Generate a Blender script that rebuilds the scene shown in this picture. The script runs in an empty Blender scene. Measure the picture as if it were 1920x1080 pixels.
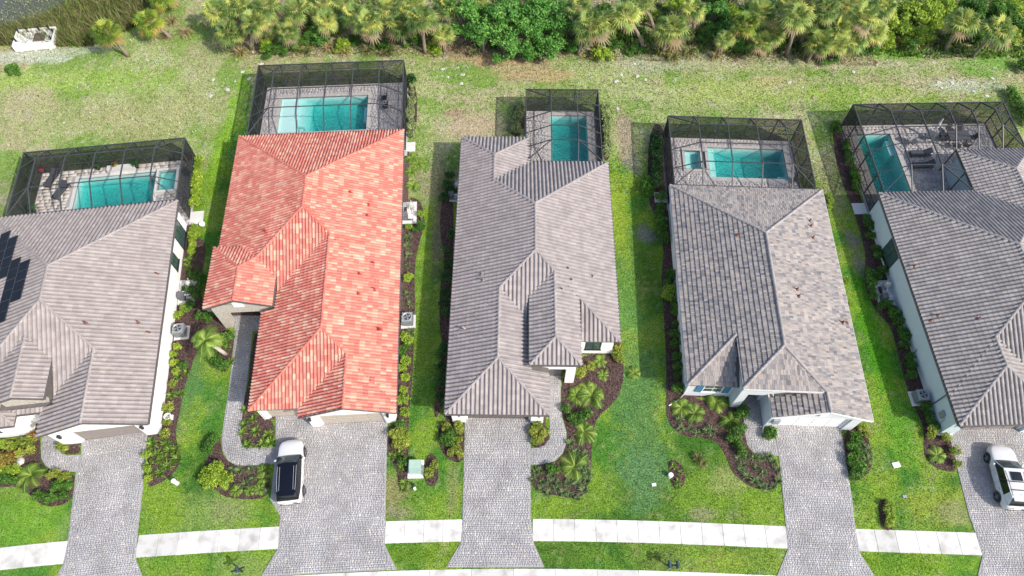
import bpy, bmesh, math, random
import numpy as np
from mathutils import Vector, Matrix
random.seed(7); RNG = np.random.default_rng(7)
SC = bpy.context.scene; COL = SC.collection
R = math.radians

# ------------------------------------------------------------------ camera, sky, sun, exposure
CAM_H = 52.5; TILT = R(29.7); FPX = 1330.0
cam = bpy.data.cameras.new('camera'); cam_o = bpy.data.objects.new('camera', cam); COL.objects.link(cam_o)
cam.sensor_width = 36.0; cam.lens = 36.0*FPX/1920.0; cam.clip_end = 5000
cam_o.location = (0, 0, CAM_H); cam_o.rotation_euler = (TILT, 0, 0)
SC.camera = cam_o
SUN_EL = R(41); to_sun = Vector((0.83*math.cos(SUN_EL), -0.56*math.cos(SUN_EL), math.sin(SUN_EL))).normalized()
w = bpy.data.worlds.new('World'); SC.world = w; w.use_nodes = True
nt = w.node_tree; nt.nodes.clear()
wo = nt.nodes.new('ShaderNodeOutputWorld'); wb = nt.nodes.new('ShaderNodeBackground'); ws = nt.nodes.new('ShaderNodeTexSky')
ws.sky_type = 'NISHITA'; ws.sun_disc = False; ws.sun_elevation = SUN_EL; ws.sun_rotation = math.atan2(to_sun.x, to_sun.y)
ws.air_density = 1.0; ws.dust_density = 2.5; ws.ozone_density = 1.0
wb.inputs['Strength'].default_value = 0.15
nt.links.new(ws.outputs[0], wb.inputs[0]); nt.links.new(wb.outputs[0], wo.inputs[0])
sun = bpy.data.lights.new('sun', 'SUN'); sun.energy = 3.1; sun.angle = R(0.6); sun.color = (1.0, 0.95, 0.87)
sun_o = bpy.data.objects.new('sun', sun); COL.objects.link(sun_o)
sun_o.rotation_euler = (-to_sun).to_track_quat('-Z', 'Y').to_euler(); sun_o.location = (40, -30, 60)
SC.view_settings.view_transform = 'Standard'; SC.view_settings.look = 'None'
SC.view_settings.gamma = 1.0; SC.view_settings.exposure = 0.63
SC.render.engine = 'CYCLES'; SC.cycles.transparent_max_bounces = 24; SC.cycles.max_bounces = 6

# ------------------------------------------------------------------ survey: photo point -> ground position (metres)
def P(x, y, z=0.0):
    u = (x-960)/FPX; v = (540-y)/FPX
    t = (CAM_H-z)/(math.cos(TILT)-v*math.sin(TILT))
    return (t*u, t*(math.sin(TILT)+v*math.cos(TILT)))
def CR(ox, oy, pts, sc=3.0, z=0.0): return [P(ox+x/sc, oy+y/sc, z) for x, y in pts]

# ------------------------------------------------------------------ helpers
def s2l(c): return tuple((v/255/12.92 if v <= 10 else ((v/255+0.055)/1.055)**2.4) for v in c)
def hsh(i, j, k=0):
    x = math.sin(i*127.1+j*311.7+k*74.7)*43758.5453
    return x-math.floor(x)
class MB:
    def __init__(s): s.v = []; s.f = []; s.a = []
    def add(s, vs, fs, a=0.0):
        o = len(s.v); s.v.extend(tuple(v) for v in vs); s.f.extend(tuple(i+o for i in f) for f in fs); s.a.extend([a]*len(vs)); return s
    def box(s, x0, x1, y0, y1, z0, z1, a=0.0, M=None):
        vs = [Vector((x, y, z)) for z in (z0, z1) for y in (y0, y1) for x in (x0, x1)]
        if M is not None: vs = [M @ v for v in vs]
        return s.add(vs, [(0,2,3,1),(4,5,7,6),(0,1,5,4),(2,6,7,3),(0,4,6,2),(1,3,7,5)], a)
    def prism(s, poly, z0, z1, a=0.0):
        if area(poly) < 0: poly = poly[::-1]
        n = len(poly)
        vs = [(p[0], p[1], z0) for p in poly]+[(p[0], p[1], z1) for p in poly]
        fs = [tuple(range(n-1, -1, -1)), tuple(range(n, 2*n))]+[(i, (i+1) % n, n+(i+1) % n, n+i) for i in range(n)]
        return s.add(vs, fs, a)
    def beam(s, p, q, w, h, a=0.0):
        p = Vector(p); q = Vector(q); d = q-p; L = d.length
        if L < 1e-5: return s
        d.normalize(); up = Vector((0,0,1)) if abs(d.z) < .95 else Vector((0,1,0))
        x = d.cross(up).normalized(); z = x.cross(d)
        vs = [p+x*sx*w/2+z*sz*h/2+d*t for t in (0, L) for sz in (-1, 1) for sx in (-1, 1)]
        return s.add(vs, [(0,2,3,1),(4,5,7,6),(0,1,5,4),(2,6,7,3),(0,4,6,2),(1,3,7,5)], a)
    def tube(s, pts, rs, n=8, a=0.0, cap=True):
        pts = [Vector(p) for p in pts]; rings = []
        if not isinstance(rs, (list, tuple)): rs = [rs]*len(pts)
        vs = []; fs = []
        for k, p in enumerate(pts):
            d = (pts[min(k+1, len(pts)-1)]-pts[max(k-1, 0)]).normalized()
            up = Vector((0,0,1)) if abs(d.z) < .9 else Vector((1,0,0))
            x = d.cross(up).normalized(); y = x.cross(d)
            for i in range(n):
                t = 2*math.pi*i/n; vs.append(p+x*math.cos(t)*rs[k]+y*math.sin(t)*rs[k])
        for k in range(len(pts)-1):
            for i in range(n): fs.append((k*n+i, k*n+(i+1) % n, (k+1)*n+(i+1) % n, (k+1)*n+i))
        if cap: fs.append(tuple(range(n-1, -1, -1))); fs.append(tuple((len(pts)-1)*n+i for i in range(n)))
        return s.add(vs, fs, a)
    def lathe(s, prof, n=16, c=(0,0,0), a=0.0):
        vs = []; fs = []; m = len(prof)
        for i in range(n):
            t = 2*math.pi*i/n
            for r, z in prof: vs.append((c[0]+r*math.cos(t), c[1]+r*math.sin(t), c[2]+z))
        for i in range(n):
            for k in range(m-1):
                j = (i+1) % n; fs.append((i*m+k, j*m+k, j*m+k+1, i*m+k+1))
        return s.add(vs, fs, a)
    def patch(s, c00, c10, c11, c01, nu=6, nv=4, bulge=(0,0,0), a=0.0):
        c00, c10, c11, c01, b = map(Vector, (c00, c10, c11, c01, bulge)); vs = []; fs = []
        for j in range(nv+1):
            for i in range(nu+1):
                u = i/nu; v = j/nv
                p = c00*(1-u)*(1-v)+c10*u*(1-v)+c11*u*v+c01*(1-u)*v
                vs.append(p+b*(1-(2*u-1)**2)*(0.35+0.65*(1-(2*v-1)**2)))
        for j in range(nv):
            for i in range(nu): k = j*(nu+1)+i; fs.append((k, k+1, k+nu+2, k+nu+1))
        return s.add(vs, fs, a)
    def build(s, name, mat, parent=None, smooth=False, attr=False, kind=None):
        me = bpy.data.meshes.new(name); me.from_pydata(s.v, [], s.f)
        if attr:
            at = me.attributes.new('tint', 'FLOAT', 'POINT'); at.data.foreach_set('value', np.array(s.a, dtype=np.float32))
        if smooth: me.polygons.foreach_set('use_smooth', [True]*len(me.polygons))
        if mat: me.materials.append(mat)
        me.update()
        return obj(name, me, parent, kind)
def obj(name, me, parent=None, kind=None):
    o = bpy.data.objects.new(name, me); COL.objects.link(o)
    if parent: o.parent = parent
    if kind: o['kind'] = kind
    return o
def npmesh(name, V, F, mat, parent=None, attr=None, cols=None, smooth=False, kind=None):
    """V (n,3) array, F (m,k) array with k = 3 or 4"""
    me = bpy.data.meshes.new(name); V = np.asarray(V, dtype=np.float32); F = np.asarray(F, dtype=np.int32); k = F.shape[1]
    me.vertices.add(len(V)); me.vertices.foreach_set('co', V.ravel())
    me.loops.add(F.size); me.loops.foreach_set('vertex_index', F.ravel())
    me.polygons.add(len(F)); me.polygons.foreach_set('loop_start', np.arange(0, F.size, k, dtype=np.int32))
    me.polygons.foreach_set('loop_total', np.full(len(F), k, dtype=np.int32))
    if smooth: me.polygons.foreach_set('use_smooth', np.ones(len(F), dtype=bool))
    me.update(calc_edges=True); me.validate()
    if attr is not None:
        at = me.attributes.new('tint', 'FLOAT', 'POINT'); at.data.foreach_set('value', np.asarray(attr, dtype=np.float32))
    if cols is not None:
        at = me.attributes.new('soil', 'FLOAT_COLOR', 'POINT')
        at.data.foreach_set('color', np.concatenate([np.asarray(cols, dtype=np.float32), np.ones((len(V), 1), np.float32)], 1).ravel())
    me.materials.append(mat)
    if name is None: return me
    return obj(name, me, parent, kind)
def tag(o, label, cat, group=None):
    o['label'] = label; o['category'] = cat
    if group: o['group'] = group
    return o
def thing(name, label, cat, loc=(0,0,0), rz=0.0, group=None):
    o = bpy.data.objects.new(name, None); COL.objects.link(o); o.empty_display_size = .3
    o.location = loc; o.rotation_euler = (0, 0, rz)
    return tag(o, label, cat, group)
def struct(o): o['kind'] = 'structure'; return o
def area(p): return .5*sum(p[i][0]*p[(i+1) % len(p)][1]-p[(i+1) % len(p)][0]*p[i][1] for i in range(len(p)))
def chaikin(p, n=2):
    for _ in range(n):
        q = []
        for i in range(len(p)):
            a = p[i]; b = p[(i+1) % len(p)]
            q.append((a[0]*.75+b[0]*.25, a[1]*.75+b[1]*.25)); q.append((a[0]*.25+b[0]*.75, a[1]*.25+b[1]*.75))
        p = q
    return p
def inpoly(X, Y, poly):
    X = np.asarray(X, float); Y = np.asarray(Y, float); r = np.zeros(X.shape, bool); n = len(poly)
    for i in range(n):
        x1, y1 = poly[i]; x2, y2 = poly[(i+1) % n]
        if y1 == y2: continue
        c = ((y1 > Y) != (y2 > Y)) & (X < (x2-x1)*(Y-y1)/(y2-y1)+x1); r ^= c
    return r
ORD = ['first','second','third','fourth','fifth','sixth','seventh','eighth','ninth','tenth','eleventh','twelfth','thirteenth','fourteenth','fifteenth','sixteenth','seventeenth','eighteenth','nineteenth','twentieth']
def ordn(i):
    if i < 20: return ORD[i]
    t = {2:'twenty',3:'thirty',4:'forty',5:'fifty',6:'sixty',7:'seventy',8:'eighty',9:'ninety'}[(i+1)//10]; u = (i+1) % 10
    return (t+'-'+ORD[u-1]) if u else (t.replace('ty','tieth') if t != 'forty' else 'fortieth')

# ------------------------------------------------------------------ materials
def newmat(name):
    m = bpy.data.materials.new(name); m.use_nodes = True; n = m.node_tree.nodes
    return m, n, m.node_tree.links, n['Principled BSDF']
def N(n, t, **kw):
    x = n.new('ShaderNode'+t)
    for k, v in kw.items():
        if hasattr(x, k): setattr(x, k, v)
        else: x.inputs[k].default_value = v
    return x
def noise(n, l, scale, detail=4, rough=.6, coord='Object'):
    tc = N(n, 'TexCoord'); t = N(n, 'TexNoise'); t.inputs['Scale'].default_value = scale; t.inputs['Detail'].default_value = detail; t.inputs['Roughness'].default_value = rough
    l.new(tc.outputs[coord], t.inputs['Vector']); return t
def ramp(n, stops, interp='LINEAR'):
    r = N(n, 'ValToRGB'); cr = r.color_ramp; cr.interpolation = interp
    while len(cr.elements) < len(stops): cr.elements.new(.5)
    for e, (p, c) in zip(cr.elements, stops): e.position = p; e.color = (*c, 1)
    return r
def bumpn(n, l, b, h, strength=.4, dist=.02):
    x = N(n, 'Bump'); x.inputs['Strength'].default_value = strength; x.inputs['Distance'].default_value = dist
    l.new(h, x.inputs['Height']); l.new(x.outputs[0], b.inputs['Normal'])
def mixc(n, l, a, b, fac, mode='MIX'):
    m = N(n, 'Mix'); m.data_type = 'RGBA'; m.blend_type = mode
    for s, i in ((a, 6), (b, 7)):
        if isinstance(s, tuple): m.inputs[i].default_value = (*s, 1)
        else: l.new(s, m.inputs[i])
    if isinstance(fac, (int, float)): m.inputs[0].default_value = fac
    else: l.new(fac, m.inputs[0])
    return m.outputs[2]
MATS = {}
def plain(name, c, rough=.6, var=.15, scale=3.0, metal=0.0, bump=0.0, spec=.5, bscale=None):
    """base colour with a soft blotchy variation"""
    if name in MATS: return MATS[name]
    m, n, l, b = newmat(name); t = noise(n, l, scale, 5)
    r = ramp(n, [(.3, tuple(v*(1-var) for v in c)), (.7, tuple(min(1, v*(1+var)) for v in c))]); l.new(t.outputs[0], r.inputs[0]); l.new(r.outputs[0], b.inputs['Base Color'])
    b.inputs['Roughness'].default_value = rough; b.inputs['Metallic'].default_value = metal; b.inputs['Specular IOR Level'].default_value = spec
    if bump: t2 = noise(n, l, bscale or scale*12, 3); bumpn(n, l, b, t2.outputs[0], bump, .01)
    MATS[name] = m; return m
def tinted(name, stops, rough=.75, interp='LINEAR', blotch=.12, bscale=1.2, fine=25, bump=.25, spec=.3):
    """colour picked per piece: 'tint' attribute + object random through a ramp"""
    m, n, l, b = newmat(name)
    at = N(n, 'Attribute'); at.attribute_name = 'tint'; oi = N(n, 'ObjectInfo')
    ad = N(n, 'Math'); ad.operation = 'ADD'; l.new(at.outputs['Fac'], ad.inputs[0]); l.new(oi.outputs['Random'], ad.inputs[1])
    fr = N(n, 'Math'); fr.operation = 'FRACT'; l.new(ad.outputs[0], fr.inputs[0])
    r = ramp(n, stops, interp); l.new(fr.outputs[0], r.inputs[0])
    tc = N(n, 'NewGeometry'); t = N(n, 'TexNoise'); t.inputs['Scale'].default_value = bscale; t.inputs['Detail'].default_value = 5; l.new(tc.outputs['Position'], t.inputs['Vector'])
    r2 = ramp(n, [(.3, (1-blotch,)*3), (.72, (1+blotch,)*3)]); l.new(t.outputs[0], r2.inputs[0])
    t3 = N(n, 'TexNoise'); t3.inputs['Scale'].default_value = fine; t3.inputs['Detail'].default_value = 3; l.new(tc.outputs['Position'], t3.inputs['Vector'])
    r3 = ramp(n, [(.3, (.86,)*3), (.7, (1.12,)*3)]); l.new(t3.outputs[0], r3.inputs[0])
    c = mixc(n, l, r.outputs[0], r2.outputs[0], 1.0, 'MULTIPLY'); c = mixc(n, l, c, r3.outputs[0], 1.0, 'MULTIPLY')
    l.new(c, b.inputs['Base Color']); b.inputs['Roughness'].default_value = rough; b.inputs['Specular IOR Level'].default_value = spec
    if bump: bumpn(n, l, b, t3.outputs[0], bump, .01)
    return m
def leafmat(name, stops, trans=.3, rough=.55):
    m, n, l, b = newmat(name)
    at = N(n, 'Attribute'); at.attribute_name = 'tint'; oi = N(n, 'ObjectInfo')
    r = ramp(n, stops); l.new(at.outputs['Fac'], r.inputs[0])
    r2 = ramp(n, [(0, (.78, .82, .75)), (1, (1.2, 1.15, 1.1))]); l.new(oi.outputs['Random'], r2.inputs[0])
    c = mixc(n, l, r.outputs[0], r2.outputs[0], 1.0, 'MULTIPLY')
    l.new(c, b.inputs['Base Color']); b.inputs['Roughness'].default_value = rough; b.inputs['Specular IOR Level'].default_value = .35
    tr = N(n, 'BsdfTranslucent'); l.new(c, tr.inputs[0]); mx = N(n, 'MixShader'); mx.inputs[0].default_value = trans
    l.new(b.outputs[0], mx.inputs[1]); l.new(tr.outputs[0], mx.inputs[2]); l.new(mx.outputs[0], n['Material Output'].inputs[0])
    return m
def groundmat(name, s1=(.45, 1.6), rough=.95, bump=.9):
    """soil / turf colour from the surveyed 'soil' attribute, broken up by fine blade-scale noise"""
    m, n, l, b = newmat(name)
    at = N(n, 'Attribute'); at.attribute_name = 'soil'; g = N(n, 'NewGeometry')
    def nz(sc, lo, hi, d=3):
        t = N(n, 'TexNoise'); t.inputs['Scale'].default_value = sc; t.inputs['Detail'].default_value = d; t.inputs['Roughness'].default_value = .65; l.new(g.outputs['Position'], t.inputs['Vector'])
        r = ramp(n, [(.32, (lo,)*3), (.68, (hi,)*3)]); l.new(t.outputs[0], r.inputs[0]); return t, r.outputs[0]
    t1, a = nz(9, *s1); t2, bb = nz(2.2, .8, 1.22); t3, cc = nz(26, .6, 1.4)
    c = mixc(n, l, at.outputs['Color'], a, 1.0, 'MULTIPLY'); c = mixc(n, l, c, bb, 1.0, 'MULTIPLY'); c = mixc(n, l, c, cc, 1.0, 'MULTIPLY')
    l.new(c, b.inputs['Base Color']); b.inputs['Roughness'].default_value = rough; b.inputs['Specular IOR Level'].default_value = .1
    bumpn(n, l, b, t1.outputs[0], bump, .06)
    return m
def screenmat(name, T):
    m, n, l, b = newmat(name)
    lw = N(n, 'LayerWeight'); lw.inputs[0].default_value = .5
    sub = N(n, 'Math'); sub.operation = 'SUBTRACT'; sub.inputs[0].default_value = 1.0; l.new(lw.outputs['Facing'], sub.inputs[1])
    mx = N(n, 'Math'); mx.operation = 'MAXIMUM'; mx.inputs[1].default_value = .12; l.new(sub.outputs[0], mx.inputs[0])
    dv = N(n, 'Math'); dv.operation = 'DIVIDE'; dv.inputs[0].default_value = 1.0; l.new(mx.outputs[0], dv.inputs[1])
    pw = N(n, 'Math'); pw.operation = 'POWER'; pw.inputs[0].default_value = T; l.new(dv.outputs[0], pw.inputs[1])
    tr = N(n, 'BsdfTransparent'); ms = N(n, 'MixShader'); b.inputs['Base Color'].default_value = (.018, .02, .024, 1); b.inputs['Roughness'].default_value = .8; b.inputs['Specular IOR Level'].default_value = .15
    l.new(pw.outputs[0], ms.inputs[0]); l.new(b.outputs[0], ms.inputs[1]); l.new(tr.outputs[0], ms.inputs[2]); l.new(ms.outputs[0], n['Material Output'].inputs[0])
    return m
def watermat(name, tint, scale=3.2, bump=.7, dens=.85):
    m, n, l, b = newmat(name); t = noise(n, l, scale, 3, .5); t.inputs['Distortion'].default_value = 1.2
    tr = N(n, 'BsdfTransparent'); va = N(n, 'VolumeAbsorption'); va.inputs['Color'].default_value = (*tint, 1); va.inputs['Density'].default_value = dens; l.new(va.outputs[0], n['Material Output'].inputs['Volume'])
    gl = N(n, 'BsdfGlossy'); gl.inputs['Roughness'].default_value = .03; gl.inputs[0].default_value = (.9, .95, 1, 1)
    fr = N(n, 'Fresnel'); fr.inputs[0].default_value = 1.33
    bp = N(n, 'Bump'); bp.inputs['Strength'].default_value = bump; bp.inputs['Distance'].default_value = .15; l.new(t.outputs[0], bp.inputs['Height'])
    l.new(bp.outputs[0], gl.inputs['Normal']); l.new(bp.outputs[0], fr.inputs['Normal'])
    ge = N(n, 'NewGeometry'); sx_ = N(n, 'SeparateXYZ'); l.new(ge.outputs['True Normal'], sx_.inputs[0]); tp = N(n, 'Math'); tp.operation = 'GREATER_THAN'; tp.inputs[1].default_value = .5; l.new(sx_.outputs[2], tp.inputs[0]); ml = N(n, 'Math'); ml.operation = 'MULTIPLY'; l.new(tp.outputs[0], ml.inputs[0]); l.new(fr.outputs[0], ml.inputs[1])
    ms = N(n, 'MixShader'); l.new(ml.outputs[0], ms.inputs[0]); l.new(tr.outputs[0], ms.inputs[1]); l.new(gl.outputs[0], ms.inputs[2]); l.new(ms.outputs[0], n['Material Output'].inputs[0])
    return m
def glassmat(name, c, rough=.05): return plain(name, c, rough, .1, 1.0, spec=.9)

M_SCREEN = screenmat('insect_screen', .91); M_WSCREEN = screenmat('dense_wall_screen', .55)
M_BRONZE = plain('bronze_frame', (.055, .057, .062), .45, .2)
M_WHITE = plain('white_stucco', (.80, .79, .77), .85, .03, 1.5, bump=.15, bscale=60)
M_GREYW = plain('pale_grey_stucco', (.62, .65, .66), .85, .03, 1.5, bump=.15, bscale=60)
M_TRIM = plain('white_trim', (.78, .78, .78), .5, .03)
M_FASCIA = plain('dark_gutter', (.11, .10, .10), .4, .15)
M_LGUTTER = plain('pale_gutter', (.55, .55, .54), .4, .08)
M_UNDER = plain('roof_underlay', (.10, .09, .085), .9, .2)
M_GLASS = glassmat('window_glass', (.05, .09, .09))
M_CONC = plain('concrete', (.60, .59, .57), .85, .07, .8, bump=.2, bscale=40)
M_MULCH = plain('mulch', (.050, .033, .028), .95, .55, 6.0, bump=1.0, bscale=30)
M_BARK = plain('bark', (.20, .16, .13), .9, .3, 4, bump=.6, bscale=30)
M_RUST = plain('rust_pipe', (.17, .07, .045), .7, .35, 8)
M_GREYMET = plain('grey_metal', (.32, .34, .36), .45, .12, 4, metal=.3)
M_BLACK = plain('black_plastic', (.02, .02, .022), .5, .2)
M_STONE = plain('pale_stone_veneer', (.46, .42, .36), .85, .3, 7, bump=.6, bscale=20)
M_PLASTER = plain('pool_plaster', (.68, .77, .74), .7, .06, .9)
M_WATER = watermat('pool_water', (.14, .76, .75))
M_COPING = plain('pool_coping', (.42, .39, .36), .8, .15, 4, bump=.2)
TAUPE = tinted('taupe_barrel_tile', [(0, s2l((142,135,133))), (.5, s2l((150,142,141))), (1, s2l((158,150,147)))])
TAUPE1 = tinted('warm_taupe_barrel_tile', [(0, s2l((144,136,133))), (.5, s2l((152,143,141))), (1, s2l((159,151,147)))])
GREY5 = tinted('grey_barrel_tile', [(0, s2l((138,133,131))), (.6, s2l((148,142,140))), (1, s2l((157,152,148)))])
CORAL = tinted('coral_barrel_tile', [(0, s2l((190,111,100))), (.34, s2l((195,119,106))), (.4, s2l((197,128,113))), (.66, s2l((199,134,118))), (.72, s2l((202,146,127))), (.9, s2l((204,151,132))), (.94, s2l((205,162,142))), (1, s2l((206,167,146)))], blotch=.12, bscale=.9)
SLATE = tinted('mixed_flat_tile', [(0, s2l((105,104,107))), (.12, s2l((137,132,130))), (.3, s2l((161,153,146))), (.45, s2l((131,128,129))), (.6, s2l((168,157,148))), (.75, s2l((149,140,133))), (.88, s2l((115,113,117))), (1, s2l((164,156,151)))], fine=14)
CAP_T = TAUPE; CAP_C = tinted('coral_ridge', [(0, s2l((190,100,88))), (1, s2l((202,124,108)))])
PAVER = tinted('grey_paver', [(0, s2l((149,147,148))), (.35, s2l((161,158,158))), (.6, s2l((154,153,156))), (.85, s2l((168,164,161))), (.95, s2l((176,171,165))), (1, s2l((190,185,178)))], fine=40, blotch=.22, bscale=.6)
PAVER_D = tinted('pool_deck_paver', [(0, s2l((150,146,147))), (.5, s2l((165,160,159))), (.9, s2l((180,174,171))), (1, s2l((188,176,166)))], fine=30)
PAVER_W = tinted('travertine_paver', [(0, s2l((174,165,154))), (.5, s2l((190,182,172))), (1, s2l((202,195,187)))], fine=20)
M_JOINT = plain('paver_joint', s2l((148,146,146)), .95, .15, 8)
M_JOINTD = plain('deck_joint', s2l((164,160,158)), .95, .15, 8)

# ------------------------------------------------------------------ noise fields for the ground
_LAT = RNG.random((256, 256)).astype(np.float32)
def vnoise(X, Y, s, off=0):
    x = X*s+off*17.3+1000; y = Y*s+off*9.7+1000
    xi = np.floor(x).astype(int); yi = np.floor(y).astype(int); fx = x-xi; fy = y-yi
    fx = fx*fx*(3-2*fx); fy = fy*fy*(3-2*fy)
    g = lambda a, b: _LAT[a % 256, b % 256]
    return (g(xi, yi)*(1-fx)+g(xi+1, yi)*fx)*(1-fy)+(g(xi, yi+1)*(1-fx)+g(xi+1, yi+1)*fx)*fy
def fbm(X, Y, s, off=0, o=4):
    r = 0; a = .5; t = 0
    for k in range(o): r = r+a*vnoise(X, Y, s*2**k, off+k); t += a; a *= .55
    return r/t
def sm(a, b, x): t = np.clip((x-a)/(b-a), 0, 1); return t*t*(3-2*t)

HOUSES = {'H1': ((-26.4, 16.8), 7.1), 'H2': ((-8.5, 17.8), 3.1), 'H3': ((1.9, 17.6), -.7), 'H4': ((26.2, 17.1), -2.3), 'H5': ((32.4, 16.7), 1.3)}
def W(h, x, y):
    (ox, oy), a = HOUSES[h]; a = R(a); c, s = math.cos(a), math.sin(a); return (ox+x*c-y*s, oy+x*s+y*c)
def L(h, X, Y):
    (ox, oy), a = HOUSES[h]; a = R(a); c, s = math.cos(a), math.sin(a); dx, dy = X-ox, Y-oy; return (dx*c+dy*s, -dx*s+dy*c)
def rect(x0, x1, y0, y1): return [(x0, y0), (x1, y0), (x1, y1), (x0, y1)]
CAGES = {  # local extents of the screened pool yards
 'H1': (-14.3, -.12, 20.4, 27.45), 'H2': (-14.35, -.2, 27.3, 36.3), 'H3': (-.95, 5.92, 23.7, 32.5), 'H4': (-12.8, -.5, 21.05, 29.1), 'H5': (.5, 14.7, 21.1, 31.45)}

LIME = s2l((142,168,60)); GRN = s2l((92,140,54)); DGRN = s2l((70,112,46)); BGRN = s2l((104,142,84)); PALEG = s2l((158,172,104))
TAN = s2l((176,160,128)); DIRT = s2l((186,152,120)); OLIVE = s2l((138,152,84)); PALE = s2l((190,184,170)); REDD = s2l((150,104,78)); BRN = s2l((120,100,82))
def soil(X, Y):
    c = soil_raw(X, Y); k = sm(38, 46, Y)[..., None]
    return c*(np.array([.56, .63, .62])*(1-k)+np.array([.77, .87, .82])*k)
def soil_raw(X, Y):
    n1 = fbm(X, Y, .11, 1); n2 = fbm(X, Y, .5, 5); n3 = fbm(X, Y, 1.9, 9); n4 = fbm(X, Y, 4.5, 13, 2)
    def mx(a, b, t): t = t[..., None]; return np.asarray(a)*(1-t)+np.asarray(b)*t
    lawn = mx(GRN, LIME, sm(.32, .56, n2)); lawn = mx(lawn, DGRN, .7*sm(.48, .66, n1)); lawn = mx(lawn, PALEG, .6*sm(.58, .76, n3)); lawn = mx(lawn, s2l((176,164,112)), .75*sm(.64, .76, n2*.55+n4*.45))
    rough = mx(OLIVE, s2l((164,166,112)), sm(.35, .65, n2)); rough = mx(rough, TAN, .85*sm(.5, .64, n3*.55+n1*.5)); rough = mx(rough, s2l((118,146,60)), .8*sm(.56, .7, fbm(X, Y, .28, 21)))
    rough = mx(rough, PALE, .75*sm(.66, .78, n4*.6+n2*.4))
    b = 41.5+3.0*np.sin(X*.21)+4*(n2-.5)
    b = b+9.5*np.exp(-((X+25.8)/1.7)**2)
    b = np.where(X < -31, 33.0-(X+31)*.2*0, b)
    c = mx(lawn, rough, sm(-1.5, 2.0, Y-b))
    for px, py, rx, ry, col, st in BLOBS:
        x0, y0 = P(px, py); d = np.sqrt(((X-x0)/rx)**2+((Y-y0)/ry)**2)+(n3-.5)*1.1+(n2-.5)*.7
        c = mx(c, col, st*sm(1.05, .45, d))
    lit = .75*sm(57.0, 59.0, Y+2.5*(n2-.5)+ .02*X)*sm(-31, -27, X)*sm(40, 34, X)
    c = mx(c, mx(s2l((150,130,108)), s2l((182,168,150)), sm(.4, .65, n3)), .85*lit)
    return c
BLOBS = [(880,238,3.8,2.0,s2l((186,162,136)),1.0),(1170,260,1.2,3.2,s2l((172,150,128)),.9),(1440,160,5,1.6,s2l((182,164,140)),.6),(1300,180,6,2,s2l((172,168,124)),.6),(850,215,1.5,1.0,s2l((170,140,120)),.8),(930,110,7,1.5,DIRT,.9),(1010,140,5,1.2,DIRT,.7),(860,85,4,2,REDD,.9),(905,95,3,1.5,REDD,.8),(1000,100,6,1.0,TAN,.7),
 (1445,155,2.0,1.0,DIRT,.5),(1170,245,.8,2.6,s2l((165,145,125)),.9),(1190,310,1.0,1.6,s2l((150,140,125)),.8),(822,430,.8,6.0,s2l((140,125,105)),.85),(822,300,1.0,3,TAN,.6),(1560,350,1.5,5,TAN,.6),(1600,450,.8,1.6,s2l((150,140,130)),.8),(1210,437,1.0,1.2,s2l((150,145,140)),.8),(1610,490,.8,1.6,s2l((150,140,130)),.8),
 (150,220,9,3,s2l((172,160,122)),.55),(300,215,8,4,s2l((170,158,116)),.6),(380,120,2.5,4,TAN,.5),(200,150,9,2.2,s2l((150,168,82)),.7),(60,105,6,1.3,PALE,.85),(150,90,4,1.2,PALE,.6),(60,150,5,2,s2l((164,174,96)),.7),(330,310,4,1.5,TAN,.5),
 (1450,120,26,1.0,s2l((178,164,140)),.5),(1700,150,16,.7,TAN,.6),(1800,160,5,1.2,PALE,.6),(1380,170,10,2,s2l((164,172,86)),.5),(1650,180,9,1.8,s2l((160,172,84)),.5),(1640,95,8,1.2,s2l((120,165,52)),.8),(1850,120,4,2,s2l((120,160,70)),.6),(1220,120,5,1.6,s2l((176,170,150)),.5),
 (350,720,1.7,5.5,BGRN,.75),(375,890,1.6,3.0,DGRN,.7),(400,960,3.5,2.0,s2l((140,160,96)),.5),(300,960,2.0,2.0,LIME,.7),(470,1065,3,1,PALEG,.5),(430,955,2.0,1.2,TAN,.35),(40,980,3.5,2.2,s2l((126,168,58)),.7),(130,990,1.0,1.2,PALEG,.4),
 (795,600,1.4,7,s2l((92,128,58)),.5),(740,920,1.2,1.6,s2l((176,158,110)),.75),(750,960,1.5,.6,TAN,.7),(800,950,2,1.5,LIME,.5),(850,920,.6,2.4,s2l((170,156,110)),.5),
 (1200,760,2.2,9.0,BGRN,.8),(1210,900,2.4,2.8,s2l((112,148,94)),.8),(1180,560,1.2,8,s2l((128,166,82)),.6),(1145,700,1.3,4,s2l((120,158,80)),.5),(1090,930,3.5,1.8,LIME,.7),(1340,930,4,2.5,LIME,.7),(1290,845,1.2,1.6,s2l((88,126,48)),.6),(1365,900,1.6,1.4,s2l((176,172,110)),.6),(1320,965,1.2,.6,TAN,.6),(1440,950,2,1.4,LIME,.6),(1250,1050,2.2,1.0,s2l((120,132,70)),.7),(1400,1050,5,1.0,s2l((156,168,72)),.6),
 (1160,400,1.0,7,s2l((160,174,60)),.7),(1640,640,1.0,7.0,s2l((92,160,30)),.8),(1690,800,1.6,3.5,s2l((104,160,52)),.7),(1640,870,1.2,2.0,s2l((150,168,72)),.6),(1760,950,3.0,1.6,s2l((166,172,76)),.7),(1790,960,1.6,.9,TAN,.45),(1720,1060,5,1.0,s2l((128,160,50)),.6),(1545,420,.7,6,s2l((110,160,50)),.5),
 (330,1060,4.5,1.0,s2l((126,160,60)),.6),(790,1040,3.4,1.0,s2l((120,148,44)),.6),(790,520,.9,8,s2l((142,166,60)),.5),(400,330,.9,7,s2l((138,172,44)),.7),(445,190,.9,5,s2l((132,170,44)),.7)]
BLOBS = [(a,b,c,d,(e if max(e) <= 1 else s2l(e)),f) for a,b,c,d,e,f in BLOBS]

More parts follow.
